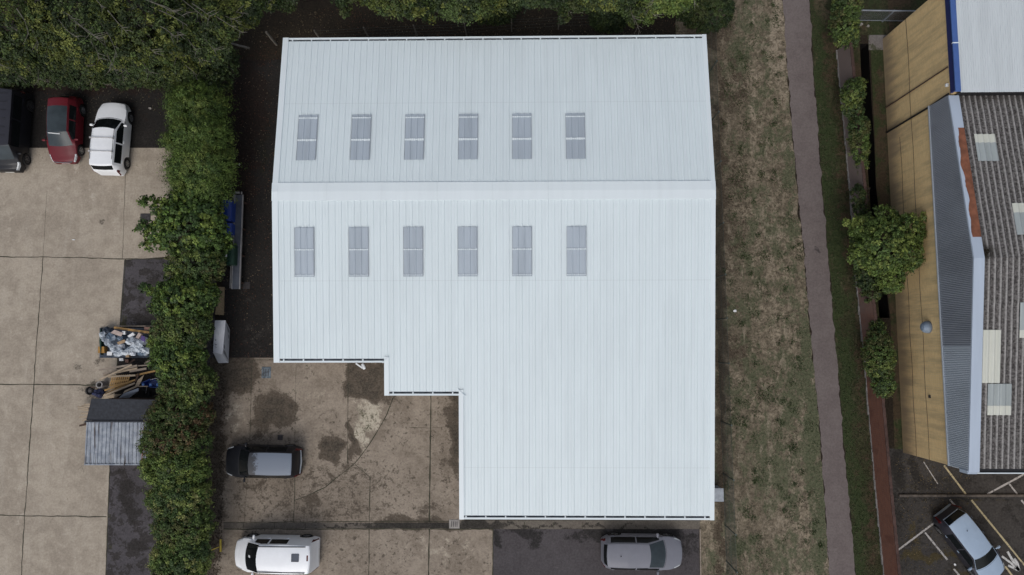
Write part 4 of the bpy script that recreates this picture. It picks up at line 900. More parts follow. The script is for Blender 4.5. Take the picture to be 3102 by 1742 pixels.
hedge('dark green hedge bush level with the drain channel', [(460, 1320, 2.6, 1.5, 1.0, 1.1), (410, 1320, 2.1, .7, .7, .8), (490, 1330, 2.1, .8, .8, .9)], 'mixed', n=320)
hedge('yellow flecked hedge bush level with the white van', [(458, 1395, 2.6, 1.5, 1.0, 1.1), (408, 1400, 2.1, .8, .7, .8)], 'yellow', n=330)
hedge('last hedge bush at the near edge, cut by the picture frame', [(455, 1470, 2.6, 1.5, 1.0, 1.1), (410, 1465, 2.1, .8, .7, .8)], 'yellow', n=260)
# trees behind the parked cars
tg = 'big trees behind the yards'
def tree(label, u, v, z, r, pal, extra=(), **k):
    l = [lobe(u, v, z, r, r*.85, r*.55)]+[lobe(*e) for e in extra]; pc = P(u, v, z); b = pc+.62*(P(u, v, 0)-pc); args = dict(n=int(215*r), per=46, cr=.33, leaf=(.14, .08), limbs=26, bark='bark', group=tg, shell=.55, zmin=-.3); args.update(k)
    return plant('tree', label, 'tree', (b[0], b[1], 0), l, pal, **args)
tree('spreading olive green tree above the black van, in the corner of the picture', 20, 60, 7.5, 2.7, 'olive', [(60, 135, 6.0, 1.5, 1.1, 1.0), (-60, 120, 6.0, 2.0, 1.2, 1.0)], twigs=22)
tree('olive green tree with bare pale twigs above the red car', 190, 50, 8.0, 2.5, 'olive', [(200, 130, 6.2, 1.6, 1.1, 1.0), (120, 130, 6.0, 1.3, 1.0, 1.0)], twigs=34)
tree('tree with long bare grey branches above the white hatchback', 350, 60, 8.0, 2.6, 'olive', [(370, 130, 6.4, 1.6, 1.2, 1.0), (300, 140, 6.0, 1.2, .9, .9), (440, 165, 5.6, 1.1, .7, .7)], twigs=40)
tree('darker tree reaching over the top of the hedge', 500, 60, 7.0, 2.1, 'olive', [(520, 120, 5.4, 1.3, .9, .9), (450, 100, 6.0, 1.4, 1.0, .9)], twigs=18)
tree('tree with drooping yellow green twigs beside the gap behind the warehouse', 590, -5, 6.5, 1.5, 'olive', [(660, 2, 5.5, .9, .5, .5), (620, 35, 5.0, .7, .8, .5)], twigs=16)
for i, (u, v, rx) in enumerate([(20, 185, 1.9), (120, 182, 1.6), (215, 188, 1.6), (320, 186, 1.6), (410, 188, 1.4)]):
    lab = ['low ivy thicket under the tree behind the black van', 'low ivy thicket between the black van and the red car, under the trees', 'low ivy thicket behind the red car and the edging wall', 'low ivy thicket behind the white hatchback', 'low ivy thicket where the hedge meets the edging wall'][i]
    l = [lobe(u, v, 1.4, rx, .8, 1.1)]; b = P(u, v, 1.4); plant('thicket', lab, 'bush', (b[0], b[1], 0), l, 'dark', n=170, per=40, group='low ivy thickets under the trees', limbs=6)
# trees along the top
tree('small hanging leafy branch tree above the far left of the warehouse', 730, -60, 6.0, 1.5, 'dark', [(722, 5, 4.5, .5, .4, .4), (868, 20, 4.5, .22, .6, .4), (866, -20, 5, .8, .6, .5)], twigs=4, n=260)
tree('dark leafy tree behind the warehouse above the third and fourth rooflights', 1010, -30, 6.0, 1.9, 'olive', [(940, -8, 5.0, .8, .5, .5), (1060, 8, 5.0, 1.0, .7, .7), (1090, 30, 4.2, .8, .5, .6)], n=360)
tree('yellow green leafy tree behind the middle of the warehouse', 1170, -25, 6.5, 1.8, 'olive', [(1150, 18, 5.2, 1.1, .6, .6), (1210, 20, 5.0, .9, .5, .6), (1270, 5, 5, .9, .5, .6)], n=360)
tree('dark tree behind the warehouse with pale twigs hanging down', 1340, -50, 6.5, 1.6, 'dark', [(1390, -5, 5.0, 1.0, .5, .5), (1420, 40, 4.5, .25, .3, .3), (1450, 10, 5, .7, .4, .4)], twigs=14, n=330)
tree('loose leafy tree hanging over the fence posts right of centre', 1530, -45, 6.5, 1.8, 'olive', [(1500, 0, 5.2, .9, .5, .5), (1600, 20, 5.0, .8, .5, .5), (1590, 45, 4.5, .3, .35, .3), (1560, -5, 5, .9, .5, .5)], twigs=20, n=340)
tree('green leafy tree left of the round dark bush behind the warehouse', 1680, -40, 6.0, 1.7, 'bright', [(1650, 12, 5.0, .9, .5, .5), (1700, 5, 5.0, .8, .6, .5), (1620, 40, 4.6, .5, .35, .3)], twigs=12, n=330)
plant('shrub', 'dense dark shrub behind the fence posts right of the warehouse centre line', 'bush', tuple(P(1530, 48)), [lobe(1530, 48, 1.5, 1.1, .7, 1.0)], 'dark', n=150, group=None)
plant('shrub', 'round dark green clipped bush behind the top right corner of the warehouse', 'bush', tuple(P(1775, 40)), [lobe(1780, 28, 2.2, 1.45, 1.1, 1.5), (lobe(1745, 10, 2.2, 1.2, 1.0, 1.2))], 'dark', n=560, per=50, cr=.2, leaf=(.09, .06), shell=.75)
plant('shrub', 'dark shrub in the shade behind the warehouse under the middle trees', 'bush', tuple(P(1240, 30)), [lobe(1240, 20, 1.5, 1.6, .9, 1.1)], 'dark', n=180)
# shrubs along the brick wall
plant('shrub', 'tall dark shrub at the far end of the boundary wall by the steel fence', 'bush', tuple(P(2118, 60)), [lobe(2128, 20, 1.8, .75, .9, 1.2), lobe(2122, 62, 1.7, .72, 1.2, 1.1), lobe(2140, 95, 1.3, .4, .7, .7)], 'mixed', n=330, per=40, cr=.2, leaf=(.12, .07))
plant('shrub', 'narrow shrub growing over the limewashed part of the brick wall', 'bush', tuple(P(2140, 240)), [lobe(2145, 235, 1.5, .55, .85, .9), lobe(2158, 215, 1.5, .35, .5, .6), lobe(2150, 280, 1.3, .42, .9, .7), lobe(2135, 262, 1.2, .35, .8, .6)], 'mixed', n=260, per=40, cr=.17, leaf=(.11, .06))
plant('shrub', 'long creeping shrub on the brick wall beside the dark ditch', 'bush', tuple(P(2160, 340)), [lobe(2160, 325, 1.5, .5, .8, .8), lobe(2162, 370, 1.4, .45, 1.0, .7), lobe(2168, 410, 1.2, .28, .5, .5), lobe(2148, 350, 1.1, .3, .9, .5)], 'mixed', n=230, per=40, cr=.17, leaf=(.11, .05))
plant('shrub', 'small scrubby growth on the wall just above the round bright tree', 'bush', tuple(P(2160, 500)), [lobe(2158, 495, 1.4, .35, .7, .5), lobe(2165, 530, 1.3, .4, .4, .5)], 'dark', n=70, per=40, cr=.16)
plant('shrub', 'dark bush tucked under the left side of the round bright tree by the wall', 'bush', tuple(P(2175, 690)), [lobe(2178, 690, 1.5, .55, .9, .8), lobe(2190, 735, 1.3, .4, .6, .7), lobe(2160, 600, 1.3, .4, 1.0, .7)], 'dark', n=230, per=40, cr=.17)
plant('tree', 'round bright green tree between the boundary wall and the buff brick workshop', 'tree', tuple(P(2200, 640)), [lobe(2225, 620, 3.3, 1.5, 1.6, 1.3), lobe(2180, 575, 2.9, .9, .7, .7), lobe(2285, 580, 3.2, .8, .9, .8), lobe(2240, 700, 2.8, .7, .8, .7), lobe(2290, 640, 3.0, .55, .9, .8), lobe(2140, 560, 2.7, .35, .2, .25), lobe(2168, 640, 2.9, .7, .7, .7), lobe(2318, 552, 3.3, .25, .35, .3), lobe(2225, 540, 3.1, .8, .4, .5)], 'bright', n=520, per=44, cr=.24, leaf=(.14, .085), limbs=30, bark='bark')
plant('shrub', 'tall oval green bush against the red part of the boundary wall', 'bush', tuple(P(2205, 905)), [lobe(2212, 895, 1.7, .68, 1.75, 1.0), lobe(2220, 960, 1.5, .55, .9, .9), lobe(2205, 838, 1.4, .38, .9, .7), lobe(2196, 900, 1.3, .5, 1.1, .7)], 'mixed', n=420, per=40, cr=.18, leaf=(.10, .065), shell=.65)

# grass tufts and fallen leaves
def scatter(name, edges, vr, n, pal, L, W, zh, label, cat, flat=.5, dens=None):
    v = rng.uniform(vr[0], vr[1], n); l = np.interp(v, [p[0] for p in edges[0]], [p[1] for p in edges[0]]); r = np.interp(v, [p[0] for p in edges[1]], [p[1] for p in edges[1]])
    t = rng.random(n); u = l+(r-l)*t; p = PA(u, v, 0.); p[:, 2] = .012+rng.random(n)*zh
    nr = rng.normal(size=(n, 3))*flat+np.array([0, 0, 1.]); nr /= np.linalg.norm(nr, axis=1, keepdims=True)
    pal = np.array(pal); k = (np.sin(p[:, 0]*1.3+np.sin(p[:, 1]*.9)*1.5)+np.sin(p[:, 1]*1.7+p[:, 0]*.4)+rng.normal(0, .7, n)); k = np.clip(((k+2.2)/4.4*len(pal)).astype(int), 0, len(pal)-1)
    o = leaves(name, p, nr, rng.uniform(.6, 1.4, n)*L, rng.uniform(.6, 1.4, n)*W, pal[k]*rng.uniform(.6, 1.4, (n, 1))); return tag(o, label, cat, kind='stuff')
scatter('grass', ([(-40, 1800), (88, 1800), (1310, 1812), (1500, 1770)], [(-40, 1964), (0, 1967), (420, 1999), (640, 2021), (860, 2039), (1060, 2059), (1500, 2090)]), (-40, 1500), 11000, [(.045, .066, .022), (.13, .10, .066), (.24, .19, .135), (.17, .132, .09), (.06, .074, .03)], .13, .022, .05, 'short dry grass with green patches between warehouse fence and path', 'grass', .8)
scatter('grass', ([(-40, 2038), (200, 2050), (640, 2085), (1100, 2124), (1500, 2158)], [(-40, 2110), (130, 2104), (497, 2138), (904, 2172), (1500, 2226)]), (-40, 1500), 9000, [(.032, .050, .016), (.044, .062, .018), (.075, .060, .034), (.040, .055, .018)], .12, .022, .05, 'short green grass between the footpath and the brick wall', 'grass', .8)
wp = []
for k in range(150):
    v_ = random.uniform(0, 1447); a_ = 1815+v_*.01; b_ = float(np.interp(v_, [0, 640, 1447], [1960, 2015, 2080])); p = P(random.uniform(a_, b_), v_); q = rng.normal(size=(45, 3))*np.array([.14, .14, .02])*random.uniform(.6, 1.6); q[:, 2] = np.abs(q[:, 2])+.03; wp.append(p+q)
wp = np.concatenate(wp); nr_ = rng.normal(size=wp.shape)*.6+np.array([0, 0, 1.]); nr_ /= np.linalg.norm(nr_, axis=1, keepdims=True)
tag(leaves('weeds', wp, nr_, rng.uniform(.05, .10, len(wp)), rng.uniform(.03, .05, len(wp)), np.array([.035, .058, .016])*rng.uniform(.6, 1.5, (len(wp), 1))), 'low green weeds dotted over the dry grass beside the warehouse', 'weeds', kind='stuff')
scatter('fallen_leaves', ([(110, 590), (905, 545)], [(110, 700), (905, 690)]), (95, 905), 1500, [(.10, .045, .025), (.07, .03, .02), (.16, .12, .08), (.05, .03, .02)], .07, .05, .01, 'dead leaves and litter on the dark alley', 'leaves', .3)
scatter('fallen_leaves', ([(20, 600), (95, 600)], [(20, 1780), (95, 1780)]), (20, 95), 2200, [(.09, .045, .025), (.06, .04, .02), (.13, .10, .06), (.05, .04, .02)], .08, .05, .01, 'dead leaves on the soil behind the warehouse', 'leaves', .3)
scatter('fallen_leaves', ([(210, 0), (370, 0)], [(210, 430), (370, 430)]), (208, 290), 500, [(.10, .06, .03), (.14, .12, .08), (.06, .03, .02)], .07, .045, .01, 'dead leaves behind the parked cars', 'leaves', .3)
scatter('fallen_leaves', ([(900, 530), (1447, 520)], [(900, 570), (1447, 556)]), (900, 1447), 1600, [(.08, .05, .03), (.05, .035, .02), (.035, .025, .018)], .08, .05, .01, 'dead leaves along the foot of the hedge in the service yard', 'leaves', .3)
scatter('fallen_leaves', ([(1140, 2250), (1447, 2270)], [(1140, 2440), (1447, 2440)]), (1150, 1447), 900, [(.11, .08, .03), (.15, .11, .05), (.06, .05, .03)], .06, .04, .01, 'dead leaves scattered on the car park', 'leaves', .3)

# ------------------------------------------------------------------ cars
def make_car(name, label, loc, head, L, W, H, paint, cowl, rf, rr, rb, hz0=.74, hz1=.98, tz=1.0, belt=.93, roofw=.76, crown=.05, windows=((-1.2, -.1), (0, 1.1)), glass='glass', roofmat=None, wheel_r=.32, wx=None, rim='rim', kfront=.30, krear=.20, bow=.12, lampx=(.50, .06), wscr='glass', side=None, roofspan=None, sill=.24, hoodw=.84, tip=.5):
    t = thing(name, (loc[0], loc[1], 0), label, 'van' if 'van' in name else 'car', None, head)
    hl = L/2; wx = wx or (hl-.80, -hl+.75)
    kx = [-hl, -hl+.04, -hl+.10, rb, rr, (rr+rf)/2, rf, cowl, hl-.45, hl-.12, hl-.03, hl]
    kz = [tip, tip+.18, min(tz, tz), tz+.02, H-.03, H, H-.04, hz1, hz0+.06, hz0-.04, hz0-.12, tip-.02]
    if rb < -hl+.1: kx[3] = -hl+.12; kz[2] = tz-.02; 
    xs = sorted(set(list(np.round(np.arange(-hl, hl+.001, .055), 4))+[rf, cowl, rr, rb]+[w for q in windows for w in q]+[-hl+.02, hl-.02, hl-.06, -hl+.06]))
    xs = [x for i, x in enumerate(xs) if i == 0 or x-xs[i-1] > .008]
    dense = np.linspace(-hl, hl, 400); dz = np.interp(dense, kx, kz); ker = np.hanning(11); ker /= ker.sum(); dzp = np.pad(dz, 5, mode='edge'); dzs = np.convolve(dzp, ker, 'valid')
    ZT = lambda x: float(np.interp(x, dense, dzs))
    def WP(x):
        if x > 0: a = max(0, (x-(hl-1.0))/1.0); return W/2*(1-kfront*a**2.6)*(1-.10*(a > .97)*(a-.97)/.03)
        a = max(0, (-x-(hl-.9))/.9); return W/2*(1-krear*a**2.8)*(1-.06*(a > .97)*(a-.97)/.03)
    def WT(x):
        h = WP(x)*hoodw; r_ = W/2*roofw
        if x >= cowl: return h
        if x >= rf: k = (cowl-x)/(cowl-rf); return h*(1-k)+r_*k
        if x >= rr: return r_*(1-.04*((x-(rr+rf)/2)/((rf-rr)/2))**2)
        if x >= rb: k = (rr-x)/(rr-rb); return r_*.96*(1-k)+WP(rb)*(.80 if rb > -hl+.2 else roofw)*k
        return min(WP(x)*(.80 if rb > -hl+.2 else roofw+.02), WP(x))
    def zbot(x):
        z = sill
        for w in wx:
            d = abs(x-w)
            if d < wheel_r+.07: z = max(z, wheel_r+math.sqrt((wheel_r+.07)**2-d*d))
        return z
    NS, NG, NTp = 5, 5, 8
    def ring(x):
        zt = ZT(x); cr = crown*min(1, zt); ze = zt-cr-.02; w = WP(x); wt = WT(x); zb = min(belt, ze-.03); z0 = min(zbot(x), zb-.1); out = []
        for i in range(NS):
            k = i/(NS-1); z = z0+(zb-z0)*k; bul = 1-.035*(1-math.sin(min(1, k*1.15)*math.pi*.5+.35))-.03*k**3
            out.append((w*bul, z))
        w4 = out[-1][0]
        for i in range(1, NG+1):
            k = i/NG; out.append((w4+(wt-w4)*(k**1.15), zb+(ze-zb)*k))
        for i in range(1, NTp):
            k = i/(NTp-1); y = wt*math.cos(k*math.pi/2); out.append((y, ze+(zt-ze)*(1-(y/wt)**2.6)))
        bw = 0
        if x > 0: bw = bow*min(1, x/max(.1, rf))
        else: bw = -bow*.7*min(1, x/min(-.1, rr))
        res = []
        for i, (y, z) in enumerate(out):
            f = (1-(y/(W/2))**2)*bw if i >= NS-1 else (1-(out[NS-1][0]/(W/2))**2)*bw*(i/(NS-1))
            res.append((x+f*(1 if abs(x) < hl-.2 else max(.25, (hl-abs(x))/.2)), y, z))
        return res
    R = [ring(x) for x in xs]; nh = len(R[0]); parts = {}
    def add(key, quad): parts.setdefault(key, []).append(quad)
    for j in range(len(xs)-1):
        xm = (xs[j]+xs[j+1])/2
        for i in range(nh-1):
            zc = (R[j][i][2]+R[j+1][i+1][2])/2
            for sgn in (1, -1):
                q = [R[j][i], R[j+1][i], R[j+1][i+1], R[j][i+1]]; q = [(a, b*sgn, c) for a, b, c in q]
                if sgn < 0: q = q[::-1]
                key = 'body'
                if NS-1 <= i < NS-1+NG:
                    gi = i-(NS-1)
                    if gi < NG-1 and gi >= 0:
                        for wi, (a, b) in enumerate(windows):
                            if a < xm < b and ZT(xm)-crown-belt > .12: key = ('side_window', wi, sgn)
                elif i >= NS-1+NG:
                    ti = i-(NS-1+NG)
                    if rf < xm < cowl-.03 and ti >= 1: key = 'windscreen'
                    elif rb+.05 < xm < rr-.02 and ti >= 1 and rb > -hl+.1: key = 'rear_window'
                    elif (roofspan[0] if roofspan else rr) < xm < rf and roofmat and ti >= 1: key = 'roof'
                if key == 'body' and NS-2 <= i <= NS+1:
                    if hl-lampx[0] < xm < hl-lampx[1]: key = ('headlight', 0, sgn)
                    if xm < -hl+.20 and i <= NS: key = ('tail_light', 0, sgn)
                if key == 'body' and side and (i < NS+NG-1 or xm < rb): key = 'lower_body'
                add(key, q)
    for e, rv in ((0, False), (-1, True)):
        for i in range(nh-1):
            a, b = R[e][i], R[e][i+1]; q = [(a[0], a[1], a[2]), (b[0], b[1], b[2]), (b[0], -b[1], b[2]), (a[0], -a[1], a[2])]
            add('body' if i > 0 else 'body', q[::-1] if rv else q)
    mats = {'body': paint, 'windscreen': wscr, 'rear_window': glass, 'side_window': glass, 'roof': roofmat, 'headlight': 'lamp', 'tail_light': 'lamp_red', 'lower_body': side}
    for key, qs in parts.items():
        nm = key if isinstance(key, str) else key[0]; g = MB(); idx = {}
        for q in qs:
            ff = []
            for p in q:
                k = (round(p[0], 4), round(p[1], 4), round(p[2], 4))
                if k not in idx: idx[k] = len(g.v); g.v.append(p)
                if idx[k] not in ff: ff.append(idx[k])
            if len(ff) > 2: g.f.append(tuple(ff))
        g.build(nm, MAT[mats[nm]], t, True, org=(0, 0, 0), angle=40)
    g = MB(); g.box((0, 0, .34), (L*.86, W*.82, .22)); g.build('underbody', MAT['black'], t, org=(0, 0, 0))
    for w in wx:
        for sg in (1, -1):
            g = MB(); prof = [(wheel_r*.62, .10), (wheel_r*.93, .105), (wheel_r, .07), (wheel_r, -.07), (wheel_r*.93, -.105), (wheel_r*.62, -.10)]; g.lathe((w, sg*(W/2-.125), wheel_r), prof, 24, 'Y')
            o = g.build('wheel', MAT['rubber'], t, True, org=(0, 0, 0))
            g = MB(); yy = sg*(W/2-.045)
            for k in range(5):
                a = k*2*math.pi/5; g.bar((w, yy, wheel_r), (w+math.cos(a)*wheel_r*.60, yy, wheel_r+math.sin(a)*wheel_r*.60), .055, .03, up=(0, 1, 0))
            g.lathe((w, yy, wheel_r), [(wheel_r*.55, 0), (wheel_r*.63, .008*sg), (wheel_r*.63, -.12*sg), (.001, -.10*sg)], 20, 'Y'); g.lathe((w, yy, wheel_r), [(.05, .02*sg), (.001, .02*sg)], 10, 'Y')
            r_ = g.build('rim', MAT[rim], o, True, org=(0, 0, 0))
    for sg in (1, -1):      # mirrors
        xm_ = cowl-.28 if cowl-rf < 1 else cowl-.35; g = MB(); w_ = WP(xm_); prof = [(.001, -.11), (.055, -.09), (.075, 0), (.06, .09), (.001, .11)]
        g.lathe((xm_, sg*(w_+.10), belt+.06), prof, 10, 'Y'); g.bar((xm_+.02, sg*(w_-.06), belt+.01), (xm_, sg*(w_+.05), belt+.04), .06, .03); g.build('wing_mirror', MAT[paint], t, True, org=(0, 0, 0))
    # seams: bonnet shut line, scuttle, door handles, plates
    def sp(x, y):    # point on the upper surface
        r_ = ring(x); ys = [q[1] for q in r_][NS-1:][::-1]; zs = [q[2] for q in r_][NS-1:][::-1]; return (x, y, float(np.interp(abs(y), ys, zs))+.006)
    g = MB()
    for sg in (1, -1):
        g.ribbon([sp(x, sg*WT(x)*.97) for x in np.linspace(cowl+.05, hl-.30, 9)], .014)
        for q in np.linspace(-.9, .9, 3): pass
    g.ribbon([(sp(cowl-.02, y)[0]+bow*(1-(y/(W/2))**2), y, sp(cowl+.04, y)[2]+.004) for y in np.linspace(-WT(cowl)*.95, WT(cowl)*.95, 11)], .085)
    g.build('bonnet_seam', MAT['black'], t, org=(0, 0, 0))
    g = MB(); g.box((hl-.012, 0, .42), (.05, .52, .11)); g.build('number_plate', MAT['plate'], t, org=(0, 0, 0))
    g = MB(); g.box((-hl+.01, 0, .48), (.05, .52, .11)); g.build('number_plate', MAT['line_yellow'], t, org=(0, 0, 0))
    g = MB(); g.box((hl-.03, 0, .60), (.06, W*.55, .10), bev=.02); g.box((hl-.05, 0, .30), (.08, W*.72, .12), bev=.02); g.build('grille', MAT['black'], t, org=(0, 0, 0))
    for x in [q[0]+.12 for q in windows][:2]:
        for sg in (1, -1): g = MB(); g.box((x, sg*(W/2-.005), belt-.10), (.16, .03, .03)); g.build('door_handle', MAT[paint], t, org=(0, 0, 0))
    return t, ring, sp, WT, ZT
def ang(u0, v0, u1, v1):
    a, b = P(u0, v0, .8), P(u1, v1, .8); return math.atan2(b[1]-a[1], b[0]-a[0])
D90 = math.pi/2
# red hatchback, facing the yard
t, ring, sp, WT, ZT = make_car('hatchback', 'dark red hatchback with grey glass roof parked between black van and white hatchback', P(166, 327, .55)[:2], -D90+.01, 4.02, 1.74, 1.47, 'paint_red', 1.02, .28, -1.60, -1.90, roofspan=(-1.15, 0), roofw=.70, windows=((-1.25, -.42), (-.34, .72)), roofmat='glass_grey', wscr='glass_grey', belt=.95, hz1=1.0, tz=1.02, glass='glass', tip=.5)
g = MB(); g.tube([(1.98, -.55, .66), (2.02, 0, .66), (1.98, .55, .66)], .02, 6); g.build('chrome_strip', MAT['chrome'], t, True, org=(0, 0, 0))
g = MB(); g.bar((.45, -.45, 1.44), (.52, .25, 1.42), .05, .012); g.build('visor', MAT['paper'], t, org=(0, 0, 0))
# white hatchback with roof bars, nose to the trees
t, ring, sp, WT, ZT = make_car('hatchback', 'white hatchback with two roof bars parked beside the hedge', P(282, 349, .6)[:2], D90-.035, 4.33, 1.83, 1.58, 'paint_white', .96, .24, -1.74, -2.02, windows=((-1.6, -.50), (-.42, .85)), belt=.98, hz0=.84, hz1=1.06, tz=1.08, glass='glass', wscr='glass', kfront=.34, krear=.26, bow=.16)
for x in (-.25, -1.05):
    g = MB(); w = .66; g.tube([(x, -w-.02, 1.56), (x, -w, 1.64), (x, w, 1.64), (x, w+.02, 1.56)], .022, 6); g.box((x, -w, 1.60), (.10, .07, .09)); g.box((x, w, 1.60), (.10, .07, .09)); g.build('roof_bar', MAT['tread_edge'], t, True, org=(0, 0, 0))
for s_ in (1, -1):
    g = MB(); g.tube([(.35, s_*.66, 1.52), (-.4, s_*.68, 1.585), (-1.5, s_*.65, 1.53)], .014, 5); g.build('roof_rail', MAT['black'], t, True, org=(0, 0, 0))
# black van, left edge
t, ring, sp, WT, ZT = make_car('van', 'black people carrier van at the left edge of the picture', P(24, 330, .7)[:2], -D90-.01, 4.85, 1.90, 1.90, 'paint_black', 1.76, 1.12, -2.12, -2.34, windows=((-1.9, -.5), (-.4, 1.1)), belt=1.08, hz0=.92, hz1=1.20, tz=1.15, roofw=.90, wscr='glass_grey', rim='rim_dark', wheel_r=.34, krear=.10, roofmat='dark_side', hoodw=.82)
g = MB(); g.box((1.35, -.35, 1.62), (.30, .22, .01), Matrix.Rotation(.9, 3, 'Y')); g.build('paper', MAT['paper'], t, org=(0, 0, 0))
g = MB()
for k in range(6): g.box((-1.9+k*.5, 0, 1.905), (.02, 1.2, .012))
g.build('roof_ribs', MAT['black'], t, org=(0, 0, 0))
# black estate in the service yard, facing the hedge
t, ring, sp, WT, ZT = make_car('estate_car', 'black estate car with dewy grey roof in the stained service yard', P(663, 1160, .6)[:2], math.pi-.015, 4.28, 1.80, 1.60, 'paint_black', 1.15, .40, -1.84, -2.05, windows=((-1.5, -.45), (-.36, .8)), roofmat='dew', belt=1.0, hz0=.80, hz1=1.03, tz=1.05, roofw=.70, wscr='glass', rim='rim')
g = MB(); g.tube([(-2.10, -.66, .62), (-2.17, 0, .62), (-2.10, .66, .62)], .045, 6); g.build('rear_bumper', MAT['grey_box'], t, True, org=(0, 0, 0))
# white van
t, ring, sp, WT, ZT = make_car('van', 'white van with dark roof vent parked below the drain channel', P(694, 1394, .8)[:2], math.pi-.012, 4.62, 1.86, 1.84, 'paint_white', 1.42, .56, -2.10, -2.28, windows=((.20, .95), (-.85, .12)), belt=1.12, hz0=.88, hz1=1.20, tz=1.10, roofw=.83, wscr='glass', wheel_r=.33, krear=.12, bow=.18, kfront=.36, hoodw=.80)
g = MB(); g.box((-1.42, -.12, 1.85), (.42, .42, .03), bev=.02); g.build('roof_vent', MAT['tread'], t, org=(0, 0, 0))
g = MB(); g.box((-2.08, -.10, 1.79), (.10, .34, .05), bev=.02); g.build('brake_light', MAT['lamp_red'], t, org=(0, 0, 0))
for s_ in (1, -1):
    g = MB(); g.bar((.70, s_*.675, 1.80), (-1.95, s_*.69, 1.795), .04, .03); g.build('roof_channel', MAT['black'], t, org=(0, 0, 0))
g = MB(); g.box((1.25, -.05, 1.45), (.22, .12, .01), Matrix.Rotation(.75, 3, 'Y')); g.build('paper', MAT['paper'], t, org=(0, 0, 0))
# silver estate
t, ring, sp, WT, ZT = make_car('estate_car', 'silver grey estate car on the dark tarmac below the warehouse eave', P(1614, 1388, .6)[:2], -.01, 4.46, 1.84, 1.50, 'paint_silver', 1.10, .17, -1.88, -2.12, windows=((-1.75, -.42), (-.36, .92)), belt=.94, hz0=.76, hz1=.98, tz=1.0, wscr='glass_grey', kfront=.42, krear=.30, bow=.2, roofw=.68)
g = MB(); g.tube([(-1.25, 0, 1.49), (-1.33, 0, 1.60)], [.025, .008], 6); g.build('aerial', MAT['black'], t, True, org=(0, 0, 0))
# blue-grey hatchback in the car park
t, ring, sp, WT, ZT = make_car('hatchback', 'pale blue grey hatchback parked at an angle in the marked car park', P(2441, 1369, .6)[:2], ang(2390, 1302, 2493, 1436), 4.38, 1.80, 1.48, 'paint_bluesilver', 1.05, .22, -1.80, -2.06, windows=((-1.35, -.42), (-.34, .88)), belt=.94, hz1=.98, tz=1.0, side='dark_side', bow=.18, kfront=.36, krear=.30, roofw=.70)
g = MB(); g.tube([(-1.15, 0, 1.47), (-1.22, 0, 1.58)], [.025, .008], 6); g.build('aerial', MAT['black'], t, True, org=(0, 0, 0))

# ------------------------------------------------------------------ things in the alley
def wbin(u, v, z, L, W, H, mat, label, ang_=0):
    p = P(u, v, z); t = thing('wheeled_bin', (p[0], p[1], 0), label, 'bin', 'large wheeled bins behind the hedge')
    g = MB(); g.box((p[0], p[1], H*.42+.12), (W, L, H*.84), taper=1.08, bev=.04); g.build('tub', MAT[mat], t)
    g = MB(); n = 14; zt = H*.84+.1
    for k in range(n):
        a0 = math.pi*k/n; a1 = math.pi*(k+1)/n; r = W*.54
        g.quad((p[0]+math.cos(a0)*r, p[1]-L*.52, zt+math.sin(a0)*r*.6), (p[0]+math.cos(a0)*r, p[1]+L*.52, zt+math.sin(a0)*r*.6), (p[0]+math.cos(a1)*r, p[1]+L*.52, zt+math.sin(a1)*r*.6), (p[0]+math.cos(a1)*r, p[1]-L*.52, zt+math.sin(a1)*r*.6))
    for sy in (-1, 1): g.poly([(p[0]+math.cos(math.pi*k/n)*W*.54, p[1]+sy*L*.52, zt+math.sin(math.pi*k/n)*W*.54*.6) for k in range(n+1)])
    l = g.build('lid', MAT[mat], t, True)
    g = MB(); g.box((p[0]-.1, p[1]-.05, zt+W*.54*.6*.98+.006), (.10, .16, .012)); o = g.build('sticker', MAT['paper'], t); o.parent = l
    for sx in (-1, 1):
        for sy in (-1, 1):
            g = MB(); g.lathe((p[0]+sx*W*.4, p[1]+sy*L*.4, .08), [(.001, -.03), (.08, -.03), (.08, .03), (.001, .03)], 12, 'X'); g.build('wheel', MAT['rubber'], t)
    return t
wbin(566, 529, 1.3, 1.15, .62, 1.2, 'bin_blue', 'large blue wheeled bin, the upper of the two blue ones beside the metal walkway')
wbin(567, 574, 1.2, .62, .60, 1.05, 'bin_blue', 'smaller blue wheeled bin half hidden by leaves, below the larger blue bin')
wbin(575, 641, 1.1, 1.1, .62, 1.05, 'bin_green', 'dark green wheeled bin between the hedge and the metal walkway')
# metal walkway boards
a = P(588, 486, .5); b = P(586, 725, .5)
t = thing('metal_walkway', (a[0], (a[1]+b[1])/2, 0), 'long grey metal walkway board with pale side rails beside the wheeled bins', 'walkway')
c0, c1 = P(598, 490, .62), P(597, 727, .62); xm = (c0[0]+c1[0])/2
g = MB(); g.box((xm, (c0[1]+c1[1])/2, .58), (.44, abs(c0[1]-c1[1]), .05)); g.build('tread', MAT['tread'], t)
for dx in (-.235, .225):
    g = MB(); g.box((xm+dx, (c0[1]+c1[1])/2, .60), (.035, abs(c0[1]-c1[1]), .14)); g.build('side_rail', MAT['tread_edge'], t)
g = MB(); g.box((xm-.35, (c0[1]+c1[1])/2+.08, .55), (.035, abs(c0[1]-c1[1])+.05, .14)); g.box((xm+.12, c0[1]+.12, .56), (.05, .14, .1)); g.box((xm-.18, c0[1]+.15, .5), (.3, .12, .04)); g.build('lower_rail', MAT['tread_edge'], t)
for k in range(4):
    y = c1[1]+.4+(c0[1]-c1[1]-.8)*k/3; g = MB(); g.box((xm-.08, y, .27), (.62, .08, .54)); g.build('trestle', MAT['wood_dark'], t)
t = thing('ladder', tuple(P(572, 460)), 'thin dark frame ladder lying at the head of the metal walkway', 'ladder')
